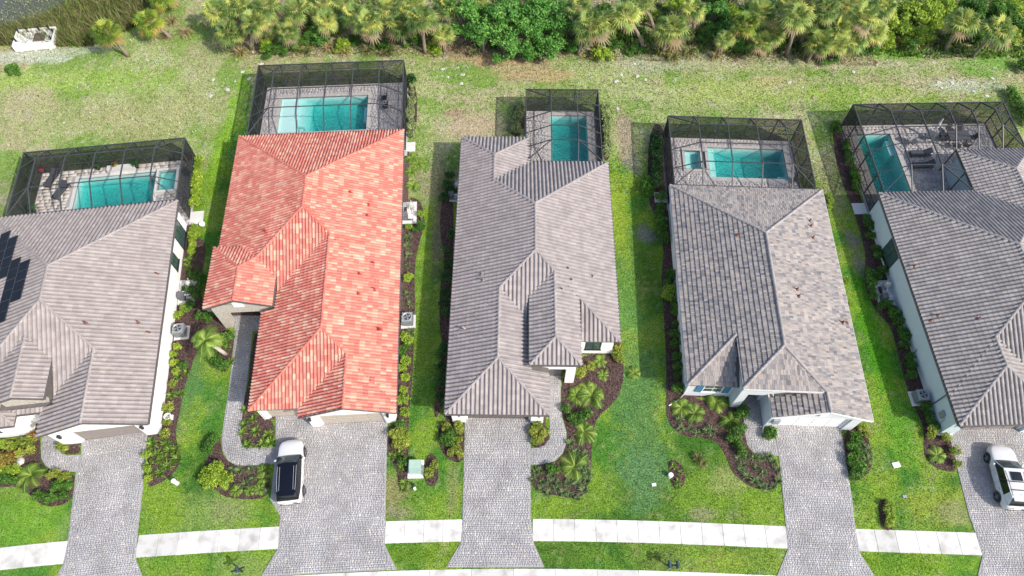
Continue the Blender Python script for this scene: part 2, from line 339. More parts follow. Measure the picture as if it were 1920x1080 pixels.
# ------------------------------------------------------------------ ground sheet
gx = np.concatenate([[-1500,-500,-200,-110,-80], np.arange(-62, 62.01, .28), [80,110,200,500,1500]])
gy = np.concatenate([[-1500,-500,-150,-60,-20,-5], np.arange(3, 76.01, .28), [84,100,140,300,700,2000]])
GX, GY = np.meshgrid(gx, gy); nxg, nyg = len(gx), len(gy)
gz = (.05*(fbm(GX, GY, .3, 30)-.5)+.05*(fbm(GX, GY, 1.4, 40)-.5))*sm(43, 50, GY)
pond_d = np.sqrt(((GX+61)/12.3)**2+((GY-68.8)/7.0)**2)+.25*(fbm(GX, GY, .25, 50)-.5)
gz = gz-1.2*sm(1.05, .8, pond_d)
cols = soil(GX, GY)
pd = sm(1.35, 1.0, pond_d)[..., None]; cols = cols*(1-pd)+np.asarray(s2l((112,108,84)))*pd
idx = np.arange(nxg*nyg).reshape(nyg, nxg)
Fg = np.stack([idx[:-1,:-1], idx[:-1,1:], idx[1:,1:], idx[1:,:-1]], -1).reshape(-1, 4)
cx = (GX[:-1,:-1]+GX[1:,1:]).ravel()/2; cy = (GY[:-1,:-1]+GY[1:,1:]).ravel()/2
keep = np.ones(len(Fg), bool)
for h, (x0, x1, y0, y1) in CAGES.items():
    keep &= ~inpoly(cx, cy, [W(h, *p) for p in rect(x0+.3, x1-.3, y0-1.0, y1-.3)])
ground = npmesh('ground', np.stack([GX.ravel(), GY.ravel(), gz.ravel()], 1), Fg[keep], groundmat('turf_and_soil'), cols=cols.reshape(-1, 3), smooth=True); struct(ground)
pw = MB(); pw.add([(-110, 50, -.35), (-46, 50, -.35), (-46, 110, -.35), (-110, 110, -.35)], [(0,1,2,3)])
m_pond, n_, l_, b_ = newmat('pond_water'); b_.inputs['Base Color'].default_value = (*s2l((84,86,76)), 1); b_.inputs['Roughness'].default_value = .12
t_ = noise(n_, l_, 1.5, 3); bumpn(n_, l_, b_, t_.outputs[0], .15, .05)
struct(pw.build('pond_water', m_pond))

# ------------------------------------------------------------------ road, gutter, sidewalk
WALK = [(-70, 3.6), (-50, 6.9), (-36.11, 8.94), (-26.5, 9.75), (-16.77, 10.32), (-8, 10.75), (1.53, 10.88), (11, 10.7), (19.44, 10.33), (26, 10.1), (33.05, 9.9), (45, 9.4), (70, 7.5)]
_wx = np.array([p[0] for p in WALK]); _wy = np.array([p[1] for p in WALK])
def walk_y(x):
    s = 0.
    for d in (-4, -2, 0, 2, 4): s += float(np.interp(x+d, _wx, _wy))
    return s/5
def gut_y(x): return walk_y(x)-3.36
road = MB(); xs = list(range(-70, 71, 2))
road.add([(x, gut_y(x)-.60, .012) for x in xs]+[(x, -30, .012) for x in xs], [(i, len(xs)+i, len(xs)+i+1, i+1) for i in range(len(xs)-1)])
struct(road.build('road', plain('asphalt', (.05, .05, .052), .9, .2, 3, bump=.5, bscale=60)))
def slab_run(name, x0, x1, off0, off1, length, z, parent, mat_):
    n = max(1, round((x1-x0)/length))
    for i in range(n):
        a = x0+(x1-x0)*i/n+.008; b = x0+(x1-x0)*(i+1)/n-.008; sl = (walk_y(x1)-walk_y(x0))/(x1-x0)
        mb = MB(); q = [(a+sl*off0, walk_y(a)-off0), (b+sl*off0, walk_y(b)-off0), (b+sl*off1, walk_y(b)-off1), (a+sl*off1, walk_y(a)-off1)]
        dz = random.uniform(-.004, .004); e = .012
        if area(q) < 0: q = q[::-1]
        c = (sum(p[0] for p in q)/4, sum(p[1] for p in q)/4)
        qi = [(p[0]+(c[0]-p[0])*e, p[1]+(c[1]-p[1])*e) for p in q]
        mb.add([(p[0], p[1], -.08) for p in q]+[(p[0], p[1], z+dz-.012) for p in q]+[(p[0], p[1], z+dz) for p in qi],
               [(8,9,10,11)]+[(i_, (i_+1) % 4, 4+(i_+1) % 4, 4+i_) for i_ in range(4)]+[(4+i_, 4+(i_+1) % 4, 8+(i_+1) % 4, 8+i_) for i_ in range(4)])
        mb.build('slab', mat_, parent)
m_slab, n_, l_, b_ = newmat('sidewalk_concrete')
oi = N(n_, 'ObjectInfo'); r1 = ramp(n_, [(0, (.49,.48,.46)), (.7, (.60,.585,.56)), (1, (.66,.645,.62))]); l_.new(oi.outputs['Random'], r1.inputs[0])
g_ = N(n_, 'NewGeometry'); t_ = N(n_, 'TexNoise'); t_.inputs['Scale'].default_value = 1.1; t_.inputs['Detail'].default_value = 8; l_.new(g_.outputs['Position'], t_.inputs['Vector'])
r2 = ramp(n_, [(.3, (.70,.69,.67)), (.52, (1.03,1.03,1.02))]); l_.new(t_.outputs[0], r2.inputs[0]); l_.new(mixc(n_, l_, r1.outputs[0], r2.outputs[0], 1.0, 'MULTIPLY'), b_.inputs['Base Color']); b_.inputs['Roughness'].default_value = .85
bumpn(n_, l_, b_, t_.outputs[0], .15, .01)
def mkbase(name, poly, z0, z1, mat_): return struct(MB().prism(poly, z0, z1).build(name, mat_))
sidewalk = mkbase('sidewalk', [(x, walk_y(x)-.06) for x in range(-62, 63, 2)]+[(x, walk_y(x)-1.46) for x in range(62, -63, -2)], -.1, -.01, M_CONC)
def wx(px, py=993): return P(px, py)[0]
for a, b in ((-58, wx(122, 1045)), (wx(257, 1018), wx(524, 1005)), (wx(722), wx(866)), (wx(999), wx(1476, 1005)), (wx(1604, 1010), wx(1837, 1015)), (47, 60)):
    slab_run('slab', a, b, 0, 1.52, 1.52, .035, sidewalk, m_slab)
gutter = mkbase('street_gutter', [(x, gut_y(x)-.03) for x in range(-62, 63, 2)]+[(x, gut_y(x)-.58) for x in range(62, -63, -2)], -.1, -.015, M_CONC)
slab_run('gutter_slab', -58, 58, 3.36, 3.98, 2.9, .03, gutter, m_slab)

# ------------------------------------------------------------------ paved areas
def pavers(parent, poly, ang, sx, sy, z, mat_, gap=.005, holes=(), name='paver_field', th=.03):
    c, s = math.cos(ang), math.sin(ang)
    lp = [(x*c+y*s, -x*s+y*c) for x, y in poly]; lh = [[(x*c+y*s, -x*s+y*c) for x, y in q] for q in holes]
    xs_ = [p[0] for p in lp]; ys_ = [p[1] for p in lp]
    X = []; Y = []; SX = []; SY = []; yy = min(ys_)-sy
    while yy < max(ys_)+sy:                       # courses of mixed height, stones of mixed length
        hgt = sy*(.85, 1.0, 1.25)[int(RNG.integers(0, 3))]; m_ = int((max(xs_)-min(xs_)+2*sx)/(sx*.7))+3
        wd = sx*np.array([.7, 1.0, 1.3])[RNG.integers(0, 3, m_)]; e = np.cumsum(wd)+min(xs_)-sx-RNG.random()*sx
        X.append(e-wd/2); SX.append(wd); Y.append(np.full(m_, yy+hgt/2)); SY.append(np.full(m_, hgt)); yy += hgt
    X = np.concatenate(X); Y = np.concatenate(Y); SX = np.concatenate(SX); SY = np.concatenate(SY); k = inpoly(X, Y, lp)
    for ex, ey in ((-.45, -.45), (.45, -.45), (.45, .45), (-.45, .45)):
        k &= inpoly(X+ex*SX, Y+ey*SY, lp)
    for q in lh:
        for ex, ey in ((-.4, -.4), (.4, -.4), (.4, .4), (-.4, .4)): k &= ~inpoly(X+ex*SX, Y+ey*SY, q)
    X = X[k]; Y = Y[k]; n = len(X)
    if n == 0: return
    hx = SX[k]/2-gap/2; hy = SY[k]/2-gap/2; zz = z+RNG.uniform(-.003, .003, n)
    V = np.zeros((n, 8, 3)); cor = [(-1,-1),(1,-1),(1,1),(-1,1)]
    for i, (a, b) in enumerate(cor):
        V[:, i, 0] = X+a*hx; V[:, i, 1] = Y+b*hy; V[:, i, 2] = zz-th
        V[:, 4+i, 0] = X+a*(hx-.006); V[:, 4+i, 1] = Y+b*(hy-.006); V[:, 4+i, 2] = zz
    Vw = V.copy(); Vw[..., 0] = V[..., 0]*c-V[..., 1]*s; Vw[..., 1] = V[..., 0]*s+V[..., 1]*c
    base = np.array([(4,5,6,7),(0,1,5,4),(1,2,6,5),(2,3,7,6),(3,0,4,7)])
    F = (base[None]+8*np.arange(n)[:, None, None]).reshape(-1, 4)
    npmesh(name, Vw.reshape(-1, 3), F, mat_, parent, attr=np.repeat(RNG.random(n), 8), kind='stuff')
def paved(name, poly, ang, z=.05, sx=.165, sy=.125):
    b = mkbase(name, poly, -.08, z-.006, M_JOINT); pavers(b, poly, ang, sx, sy, z, PAVER, name='paver_field'); return b
DRIVES = {
 'H1': [P(*p) for p in [(153,826),(277,810),(268,917),(258,1005),(255,1048),(268,1082),(105,1082),(118,1060),(127,1020),(135,953),(143,883),(153,852)]],
 'H2': [P(*p) for p in [(517,778),(574,776),(590,786),(727,783),(723,953),(722,1022),(744,1068),(490,1081),(522,1027),(525,967),(507,937),(515,871),(517,837)]],
 'H3': [P(*p) for p in [(872,780),(995,780),(995,972),(1000,1016),(1021,1064),(836,1064),(865,1016),(867,972)]],
 'H4': [P(*p) for p in [(1450,794),(1575,794),(1597,933),(1604,995),(1612,1037),(1642,1084),(1456,1082),(1477,1030),(1470,953),(1460,853)]],
 'H5': [P(*p) for p in [(1776,803),(1985,803),(1990,960),(2010,1040),(2040,1095),(1829,1095),(1842,1042),(1828,998),(1817,967),(1800,900)]]}
for h, pl in DRIVES.items():
    paved('driveway', pl, R(HOUSES[h][1]))
WALKS = {
 'H1': CR(0,720,[(235,285),(232,350),(235,420),(260,465),(300,490),(428,495),(455,398),(380,402),(345,390),(334,360),(330,325),(290,300)]),
 'H2': [P(*p) for p in [(433,592),(492,592),(488,620),(474,621),(470,660),(463,720),(457,757),(450,817),(452,832),(462,841),(516,837),(515,870),(445,874),(428,864),(418,845),(416,820),(422,775),(428,740),(434,690),(441,622)]],
 'H3': CR(800,720,[(690,-60),(755,-60),(753,100),(765,200),(785,270),(785,330),(765,390),(720,435),(650,453),(586,453),(586,362),(630,360),(665,345),(690,312),(692,230),(690,100)]),
 'H4': CR(1180,720,[(632,70),(735,60),(742,200),(755,260),(785,305),(822,312),(840,405),(740,402),(695,382),(662,340),(650,280),(640,150)])}
for h, pl in WALKS.items():
    paved('front_walk', pl, R(HOUSES[h][1])+R(90 if h == 'H2' else 0), z=.046)

# ------------------------------------------------------------------ planting beds
BEDS = {
 'H1 front bed': CR(0,720,[(-60,330),(190,298),(226,300),(226,360),(230,425),(256,470),(298,496),(420,503),(420,560),(405,650),(350,682),(260,692),(195,655),(150,600),(80,575),(-60,585)]),
 'H1 door bed': CR(0,720,[(338,335),(452,345),(452,390),(382,396),(348,384)]),
 'H1 side bed': CR(0,720,[(840,306),(912,290),(948,200),(962,0),(970,-80),(1000,-330),(1050,-820),(1165,-820),(1145,-640),(1112,-590),(1140,-460),(1172,-380),(1150,-300),(1130,-180),(1090,-150),(1075,-80),(1040,0),(1012,160),(986,270),(1000,350),(1025,420),(985,500),(900,560),(818,588)]),
 'H2 palm bed': CR(360,360,[(-20,640),(60,640),(120,680),(200,780),(242,792),(215,990),(180,1020),(110,960),(55,880),(0,830)]),
 'H2 walk bed': CR(360,360,[(348,790),(380,800),(340,1090),(330,1260),(462,1270),(462,1425),(310,1436),(275,1400),(272,1350),(290,1190),(318,1080)]),
 'H2 front bed': CR(360,720,[(160,285),(166,380),(190,420),(236,462),(440,462),(438,640),(300,652),(170,632),(150,600),(70,560),(70,470),(85,420),(130,340)]),
 'H2 side bed': CR(360,360,[(1102,1310),(1150,1310),(1170,1100),(1190,620),(1195,30),(1290,40),(1310,180),(1265,330),(1250,460),(1255,600),(1250,780),(1240,1080),(1215,1310),(1220,1510),(1215,1680),(1180,1692),(1160,1640),(1150,1550),(1102,1500)]),
 'H2 cage bed': CR(360,0,[(1205,450),(1250,470),(1268,540),(1262,760),(1205,790)]),
 'transformer bed': CR(360,720,[(1308,430),(1350,378),(1386,440),(1386,560),(1332,582),(1304,520)]),
 'H3 drive bed': CR(800,720,[(72,208),(212,222),(214,440),(150,440),(85,392),(64,300)]),
 'H3 left bed': CR(800,360,[(150,-60),(150,380),(140,620),(115,900),(100,1180),(50,1290),(40,1200),(70,1040),(92,880),(70,740),(76,520),(105,390),(70,200),(90,0)]),
 'H3 door bed': CR(800,720,[(588,228),(682,228),(688,312),(668,342),(636,356),(592,354)]),
 'H3 right bed': CR(800,720,[(757,-40),(760,170),(790,262),(790,330),(768,400),(722,442),(590,458),(592,600),(730,628),(840,648),(900,612),(925,480),(932,300),(952,190),(1050,112),(1105,15),(1110,-150),(1040,-170),(860,-160)]),
 'H4 side bed': CR(1180,360,[(115,-380),(205,-380),(235,160),(312,1090),(240,1100),(205,1170),(208,1060),(205,900),(188,600),(178,480),(198,310),(150,150),(95,20)]),
 'H4 front bed': CR(1180,720,[(220,0),(206,100),(210,200),(258,262),(330,302),(430,302),(500,332),(552,420),(580,500),(640,552),(700,590),(846,600),(836,412),(740,408),(688,388),(652,330),(634,120),(590,140),(330,70)]),
 'H4 garage bed': CR(1180,720,[(745,262),(775,305),(815,312),(812,268)]),
 'H4 drive bed': CR(1180,720,[(1192,276),(1290,236),(1346,290),(1366,440),(1350,500),(1282,545),(1238,545)]),
 'left tree ring': CR(1180,720,[(218,440),(250,424),(300,460),(318,520),(300,582),(260,592),(235,560),(224,490)]),
 'right tree ring': CR(1440,720,[(620,665),(650,645),(682,650),(700,720),(706,824),(640,824),(626,740)]),
 'H5 side bed': CR(1440,360,[(360,-390),(430,-390),(490,-60),(560,150),(700,600),(852,1080),(950,1370),(1022,1372),(1068,1575),(1000,1572),(920,1540),(875,1480),(880,1320),(800,1170),(765,1040),(728,900),(690,755),(625,690),(568,605),(540,510),(552,400),(530,250),(455,40),(380,-160)]),
 'H3 cage left bed': CR(800,0,[(500,590),(545,585),(545,770),(470,770),(475,660)]),
 'H3 cage right bed': CR(800,0,[(975,600),(1010,620),(1035,800),(1030,900),(990,905)])}
m_mulch, n_, l_, b_ = newmat('bark_mulch'); g_ = N(n_, 'NewGeometry')
t1_ = N(n_, 'TexNoise'); t1_.inputs['Scale'].default_value = 16; t1_.inputs['Detail'].default_value = 4; l_.new(g_.outputs['Position'], t1_.inputs['Vector'])
r1 = ramp(n_, [(.3, s2l((46,34,34))), (.55, s2l((84,64,60))), (.72, s2l((128,106,98)))]); l_.new(t1_.outputs[0], r1.inputs[0]); l_.new(r1.outputs[0], b_.inputs['Base Color']); b_.inputs['Roughness'].default_value = .95
bumpn(n_, l_, b_, t1_.outputs[0], 1.0, .05)
BEDP = {}
for nm, pl in BEDS.items():
    q = chaikin(pl, 2); BEDP[nm] = q
    struct(MB().prism(q, -.05, .03+.002*hsh(len(BEDP), 3)).build('mulch_bed', m_mulch))

SKIRT = [('H1', (-15.4,.1,1.5,20.4)), ('H1', (-1.3,.1,.2,3)), ('H1', (-7.9,-6,.2,3)), ('H2', (-15.0,.15,10,27.3)), ('H2', (-10.9,.15,1.0,12)), ('H3', (-7.0,.7,.3,26.5)), ('H3', (-1,6.6,6.2,23.7)), ('H4', (-7.3,.15,.3,5)), ('H4', (-13.4,.15,2.5,21)), ('H5', (-.3,8,.35,21))]
for k, (h, b) in enumerate(SKIRT): struct(MB().prism([W(h, *p) for p in rect(*b)], -.05, .012+.0018*k).build('mulch_bed', m_mulch))
# ------------------------------------------------------------------ houses
PITCH = .417
TW, TE = .30, .345     # barrel tile width, exposure
def clip(poly, pts_st, key):
    """Sutherland-Hodgman of a 3-D face by a convex polygon in the (s,t) plane"""
    out = poly; n = len(pts_st)
    for i in range(n):
        a = pts_st[i]; b = pts_st[(i+1) % n]; ex, ey = b[0]-a[0], b[1]-a[1]; inp = out; out = []
        if not inp: return out
        for k in range(len(inp)):
            p = inp[k]; q = inp[(k+1) % len(inp)]
            dp = ex*(p[1]-a[1])-ey*(p[0]-a[0]); dq = ex*(q[1]-a[1])-ey*(q[0]-a[0])
            if dp >= 0: out.append(p)
            if (dp >= 0) != (dq >= 0):
                t = dp/(dp-dq); out.append(tuple(p[j]+(q[j]-p[j])*t for j in range(3)))
    return out
def barrel_tile(TW, TE):
    k = TW/.33; prof = [(0, .004), (.012*k, .055), (.055*k, .105), (.115*k, .125), (.175*k, .105), (.218*k, .055), (.23*k, .004), (.33*k, -.004)]
    vs = []; fs = []; m = len(prof)
    for t, dz in ((0, .030), (TE+.015, .0)):
        for s_, z in prof: vs.append((s_, t, z+dz))
    for s_, z in prof: vs.append((s_, .004, -.005))
    for k in range(m-1): fs.append((k, k+1, m+k+1, m+k)); fs.append((2*m+k, 2*m+k+1, k+1, k))
    return vs, fs
def flat_tile(wd):
    vs = [(0, 0, .078), (wd-.012, 0, .086), (wd-.012, .385, .014), (0, .385, .01), (0, .003, -.005), (wd-.012, .003, -.005), (0, .385, -.01), (wd-.012, .385, -.01)]
    return vs, [(0,1,2,3), (4,5,1,0), (4,0,3,6), (1,5,7,2)]
class Plane:
    def __init__(s, d, e, ze, polys): s.d = d; s.e = e; s.ze = ze; s.polys = [p if area(p) > 0 else p[::-1] for p in polys]
    def z(s, x, y): return s.ze+PITCH*{'L': x-s.e, 'R': s.e-x, 'F': y-s.e, 'B': s.e-y}[s.d]
    def has(s, x, y): return any(bool(inpoly(np.array([x]), np.array([y]), p)[0]) for p in s.polys)
    def frame(s):
        c = 1/math.sqrt(1+PITCH**2); h = PITCH*c
        if s.d == 'L': S, T = Vector((0,-1,0)), Vector((c,0,h))
        if s.d == 'R': S, T = Vector((0,1,0)), Vector((-c,0,h))
        if s.d == 'F': S, T = Vector((1,0,0)), Vector((0,c,h))
        if s.d == 'B': S, T = Vector((-1,0,0)), Vector((0,-c,h))
        O = Vector((s.e,0,s.ze)) if s.d in 'LR' else Vector((0,s.e,s.ze))
        return O, S, T, S.cross(T)
    def st(s, x, y):
        O, S, T, Nn = s.frame(); p = Vector((x, y, s.z(x, y)))-O; return (p.dot(S), p.dot(T))
def build_roof(hname, root, planes, caps, tile_mat, cap_mat, flat=False, gutter_mat=M_FASCIA, n_single=300, size=(.33, .36)):
    deck = MB()
    for pl in planes:
        for p in pl.polys:
            n = len(p); top = [(x, y, pl.z(x, y)-.006) for x, y in p]; bot = [(x, y, z-.12) for x, y, z in top]
            deck.add(top+bot, [tuple(range(n)), tuple(range(2*n-1, n-1, -1))]+[(i, n+i, n+(i+1) % n, (i+1) % n) for i in range(n)])
    roof = deck.build('roof', M_UNDER, root)
    tw, te = size if not flat else (.17, .37)
    tv, tf = barrel_tile(tw, te) if not flat else flat_tile(tw)
    cand = []; mb = MB()
    camw = Vector((0, 0, CAM_H)); camL = Vector((*L(hname, 0, 0), CAM_H))
    for pi, pl in enumerate(planes):
        O, S, T, Nn = pl.frame()
        for p in pl.polys:
            q = [pl.st(x, y) for x, y in p]
            if area(q) < 0: q = q[::-1]
            s0 = min(a for a, b in q); s1 = max(a for a, b in q); t0 = min(b for a, b in q); t1 = max(b for a, b in q)
            j0, j1 = math.floor((t0+1e-4)/te), math.ceil(t1/te)
            def inside(a, b, m=0.0):
                for i in range(len(q)):
                    A = q[i]; B = q[(i+1) % len(q)]; ex, ey = B[0]-A[0], B[1]-A[1]; ln = math.hypot(ex, ey)
                    if (ex*(b-A[1])-ey*(a-A[0]))/ln < m: return False
                return True
            for j in range(j0, j1+1):
                sh = 0 if not flat else tw*(.5*(j % 2)+.13*((j*5) % 3))
                i0, i1 = math.floor((s0-sh)/tw)-1, math.ceil((s1-sh)/tw)+1
                for i in range(i0, i1):
                    os_, ot = i*tw+sh, j*te
                    cors = [(os_, ot), (os_+tw, ot), (os_, ot+te), (os_+tw, ot+te)]
                    ins = [inside(a, b) for a, b in cors]
                    mid = (os_+tw/2, ot+te/2)
                    if not any(ins) and not inside(*mid): continue
                    c3 = O+S*mid[0]+T*mid[1]
                    hid = False
                    for pk, po in enumerate(planes):
                        if pk != pi and po.z(c3.x, c3.y) > c3.z+.16 and po.has(c3.x, c3.y): hid = True; break
                    if hid: continue
                    tint = hsh(i, j, pi)
                    jz = (.006 if not flat else .022)*(hsh(i, j, pi+9)-.5)
                    base = O+S*os_+T*ot
                    if all(ins):
                        cand.append(((camL-c3).length, pi, i, j, base+Nn*jz, tint))
                    else:
                        for f in tf:
                            fc = [(tv[k][0]+os_, tv[k][1]+ot, tv[k][2]) for k in f]
                            r = clip(fc, q, None)
                            if len(r) >= 3: mb.add([O+S*a+T*b+Nn*(c+jz) for a, b, c in r], [tuple(range(len(r)))], tint)
    cand.sort(key=lambda c: c[0])
    me = bpy.data.meshes.new('tile'); me.from_pydata(tv, [], tf); me.materials.append(tile_mat); me.update()
    for k, (d, pi, i, j, base, tint) in enumerate(cand):
        O, S, T, Nn = planes[pi].frame()
        if k < n_single:
            o = obj('tile', me, roof); o.matrix_local = Matrix(((S.x, T.x, Nn.x, base.x), (S.y, T.y, Nn.y, base.y), (S.z, T.z, Nn.z, base.z), (0,0,0,1)))
        else:
            mb.add([base+S*a+T*b+Nn*c for a, b, c in tv], tf, tint)
    mb.build('tile_field', tile_mat, roof, attr=True, kind='stuff')
    # ridge and hip caps: one object per cap tile
    cm = MB(); n = 6; ln = .40; ring = []
    for t, r, dz in ((0, .115, .02), (ln, .10, 0)):
        for k in range(n+1):
            a = math.pi*k/n; ring.append((-r*1.05*math.cos(a), t, r*.95*math.sin(a)-.03+dz))
    cm.add(ring+[(-.09, .002, -.03), (.09, .002, -.03)], [(k, k+1, n+2+k, n+1+k) for k in range(n)]+[tuple(range(n, -1, -1))])
    cme = bpy.data.meshes.new('ridge_cap'); cme.from_pydata(cm.v, [], cm.f); cme.materials.append(cap_mat); cme.update()
    def top(x, y):
        zs = [p.z(x, y) for p in planes if p.has(x, y)]
        return zs
    for (a, za), (b, zb) in caps:
        A = Vector((*a, za)); B = Vector((*b, zb))
        if A.z > B.z: A, B = B, A            # laid uphill
        d = (B-A); Ln = d.length; d.normalize(); x = d.cross(Vector((0,0,1))).normalized(); z = x.cross(d); m = max(1, round(Ln/.36))
        for k in range(m):
            p = A+d*(Ln*k/m)+z*.055
            o = obj('ridge_cap', cme, roof); o.matrix_local = Matrix(((x.x, d.x, z.x, p.x), (x.y, d.y, z.y, p.y), (x.z, d.z, z.z, p.z), (0,0,0,1)))
    # gutters along eaves
    done = []
    for pl in planes:
        for p in pl.polys:
            for i in range(len(p)):
                a, b = p[i], p[(i+1) % len(p)]
                if abs(pl.z(*a)-pl.ze) < .01 and abs(pl.z(*b)-pl.ze) < .01:
                    g = MB(); off = {'L': (-.05, 0), 'R': (.05, 0), 'F': (0, -.05), 'B': (0, .05)}[pl.d]
                    mx, my = (a[0]+b[0])/2, (a[1]+b[1])/2
                    if any(po is not pl and po.has(mx, my) and po.z(mx, my) > pl.ze+.3 for po in planes): continue
                    g.beam((a[0]+off[0], a[1]+off[1], pl.ze-.075), (b[0]+off[0], b[1]+off[1], pl.ze-.075), .10, .13); g.build('gutter', gutter_mat, root)
    return roof
def zc(planes_z): return planes_z
def capl(ze, x0, x1=None): pass
def house(hname, name, label): 
    (ox, oy), a = HOUSES[hname]; return thing(name, label, 'house', (ox, oy, 0), R(a))
def walls(root, boxes, mat_, name='wall'):
    for b in boxes: MB().box(*b).build(name, mat_, root)
def gable(root, x0, x1, y, ze, mat_, over=.3, gm=M_FASCIA):
    xm = (x0+x1)/2; zr = ze+PITCH*(x1-x0)/2; i = .28
    MB().add([(x0+i, y+over, ze-.1+PITCH*i-.05), (x1-i, y+over, ze-.1+PITCH*i-.05), (xm, y+over, zr-.14), (x0+i, y+over+.2, ze-.15+PITCH*i), (x1-i, y+over+.2, ze-.15+PITCH*i), (xm, y+over+.2, zr-.14)],
             [(0,1,2),(5,4,3),(0,3,4,1),(1,4,5,2),(2,5,3,0)]).build('gable_wall', mat_, root)
    for s in ((x0, ze), (x1, ze)):
        MB().beam((s[0], y-.015, s[1]-.08), (xm, y-.015, zr-.08), .04, .18).build('rake_board', gm, root)
def window(root, face, c, wd, ht, y, mat_f=M_TRIM, lites=(2, 2), tint=M_GLASS):
    """face 'F' (looks to -y), 'R' (+x), 'L' (-x); c along the wall, y = wall plane; centre height ht[0], height ht[1]"""
    zc_, h = ht; win = MB()
    def pt(u, d, z):
        return {'F': (c+u, y-d, z), 'R': (y+d, c+u, z), 'L': (y-d, c+u, z)}[face]
    def bx(mb, u0, u1, d0, d1, z0, z1):
        vs = [pt(u, d, z) for z in (z0, z1) for d in (d0, d1) for u in (u0, u1)]
        mb.add(vs, [(0,2,3,1),(4,5,7,6),(0,1,5,4),(2,6,7,3),(0,4,6,2),(1,3,7,5)])
    f = .07; z0, z1 = zc_-h/2, zc_+h/2
    for (u0, u1, a, b) in ((-wd/2, wd/2, z0, z0+f), (-wd/2, wd/2, z1-f, z1), (-wd/2, -wd/2+f, z0+f, z1-f), (wd/2-f, wd/2, z0+f, z1-f)): bx(win, u0, u1, -.05, .04, a, b)
    for k in range(1, lites[0]): u = -wd/2+wd*k/lites[0]; bx(win, u-.02, u+.02, -.04, .03, z0+f, z1-f)
    for k in range(1, lites[1]): zz = z0+h*k/lites[1]; bx(win, -wd/2+f, wd/2-f, -.045, .028, zz-.02, zz+.02)
    wobj = win.build('window', mat_f, root)
    g = MB(); bx(g, -wd/2+.02, wd/2-.02, -.03, .012, z0+.02, z1-.02); g.build('pane', tint, wobj)
    sll = MB(); bx(sll, -wd/2-.06, wd/2+.06, .0, .09, z0-.08, z0-.005); sll.build('sill', mat_f, wobj)
def garage(root, x0, x1, y, h, mat_, frame_mat, rows=4, colsn=None):
    """sectional door set back in the wall, bottom on the ground"""
    colsn = colsn or max(2, round((x1-x0)/1.2)); d = MB().box(x0, x1, y+.02, y+.07, .05, h).build('garage_door', mat_, root)
    for r in range(rows):
        for k in range(colsn):
            a = x0+(x1-x0)*k/colsn+.06; b = x0+(x1-x0)*(k+1)/colsn-.06; z0 = .05+(h-.05)*r/rows+.05; z1 = .05+(h-.05)*(r+1)/rows-.05
            MB().box(a, b, y-.005, y+.021, z0, z1).build('panel', mat_, d)
    for bx in ((x0-.12, x0, y-.09, y+.1, .0, h+.12), (x1, x1+.12, y-.09, y+.1, .0, h+.12), (x0, x1, y-.09, y+.1, h, h+.12)): MB().box(*bx).build('door_trim', frame_mat, d)
def lantern(root, x, y, z):
    lb = MB().box(x-.08, x+.08, y-.22, y-.06, z-.2, z+.14); lb.box(x-.11, x+.11, y-.25, y-.03, z+.14, z+.18).box(x-.03, x+.03, y-.08, y+.02, z-.02, z+.05)
    lb.build('wall_lantern', M_BLACK, root)
def downspout(root, pts, mat_): MB().tube(pts, .045, 6).build('downspout', mat_, root)
def vents(roof, planes, spots, mat_, hname):
    for px, py, kind in spots:
        z = 4.2
        for _ in range(3):
            x, y = L(hname, *P(px, py, z)); zs = [p.z(x, y) for p in planes if p.has(x, y)]
            if zs: z = max(zs)+.15
        z -= .15
        mb = MB()
        if kind == 'pipe': mb.tube([(x, y, z-.05), (x, y, z+.38)], .055, 8).lathe([(.16, .03), (.11, .12), (.06, .15)], 8, (x, y, z))
        elif kind == 'goose':
            mb.tube([(x, y, z-.05), (x, y, z+.35), (x+.1, y-.06, z+.46), (x+.24, y-.14, z+.44), (x+.3, y-.18, z+.32)], .07, 8)
            mb.lathe([(.2, .04), (.1, .12)], 8, (x, y, z))
        else: mb.box(x-.2, x+.2, y-.2, y+.2, z, z+.12).box(x-.27, x+.27, y-.27, y+.27, z+.12, z+.18)
        mb.build('roof_vent', mat_, roof)
E0 = 2.95
def zf(pl, x, y): return pl.z(x, y)
def cap(pl, a, b): return ((a, pl.z(*a)), (b, pl.z(*b)))
M_DOOR_BR = plain('brown_door', (.13, .105, .095), .5, .06); M_DOOR_BG = plain('beige_door', (.42, .37, .31), .5, .05); M_DOOR_TP = plain('taupe_door', (.25, .215, .20), .5, .05)
M_DOOR_W = plain('white_door', (.78, .78, .78), .45, .03); M_BLUE = plain('blue_shutter', (.06, .19, .33), .5, .08)
M_ENTRY = plain('entry_door', (.07, .05, .045), .45, .2)

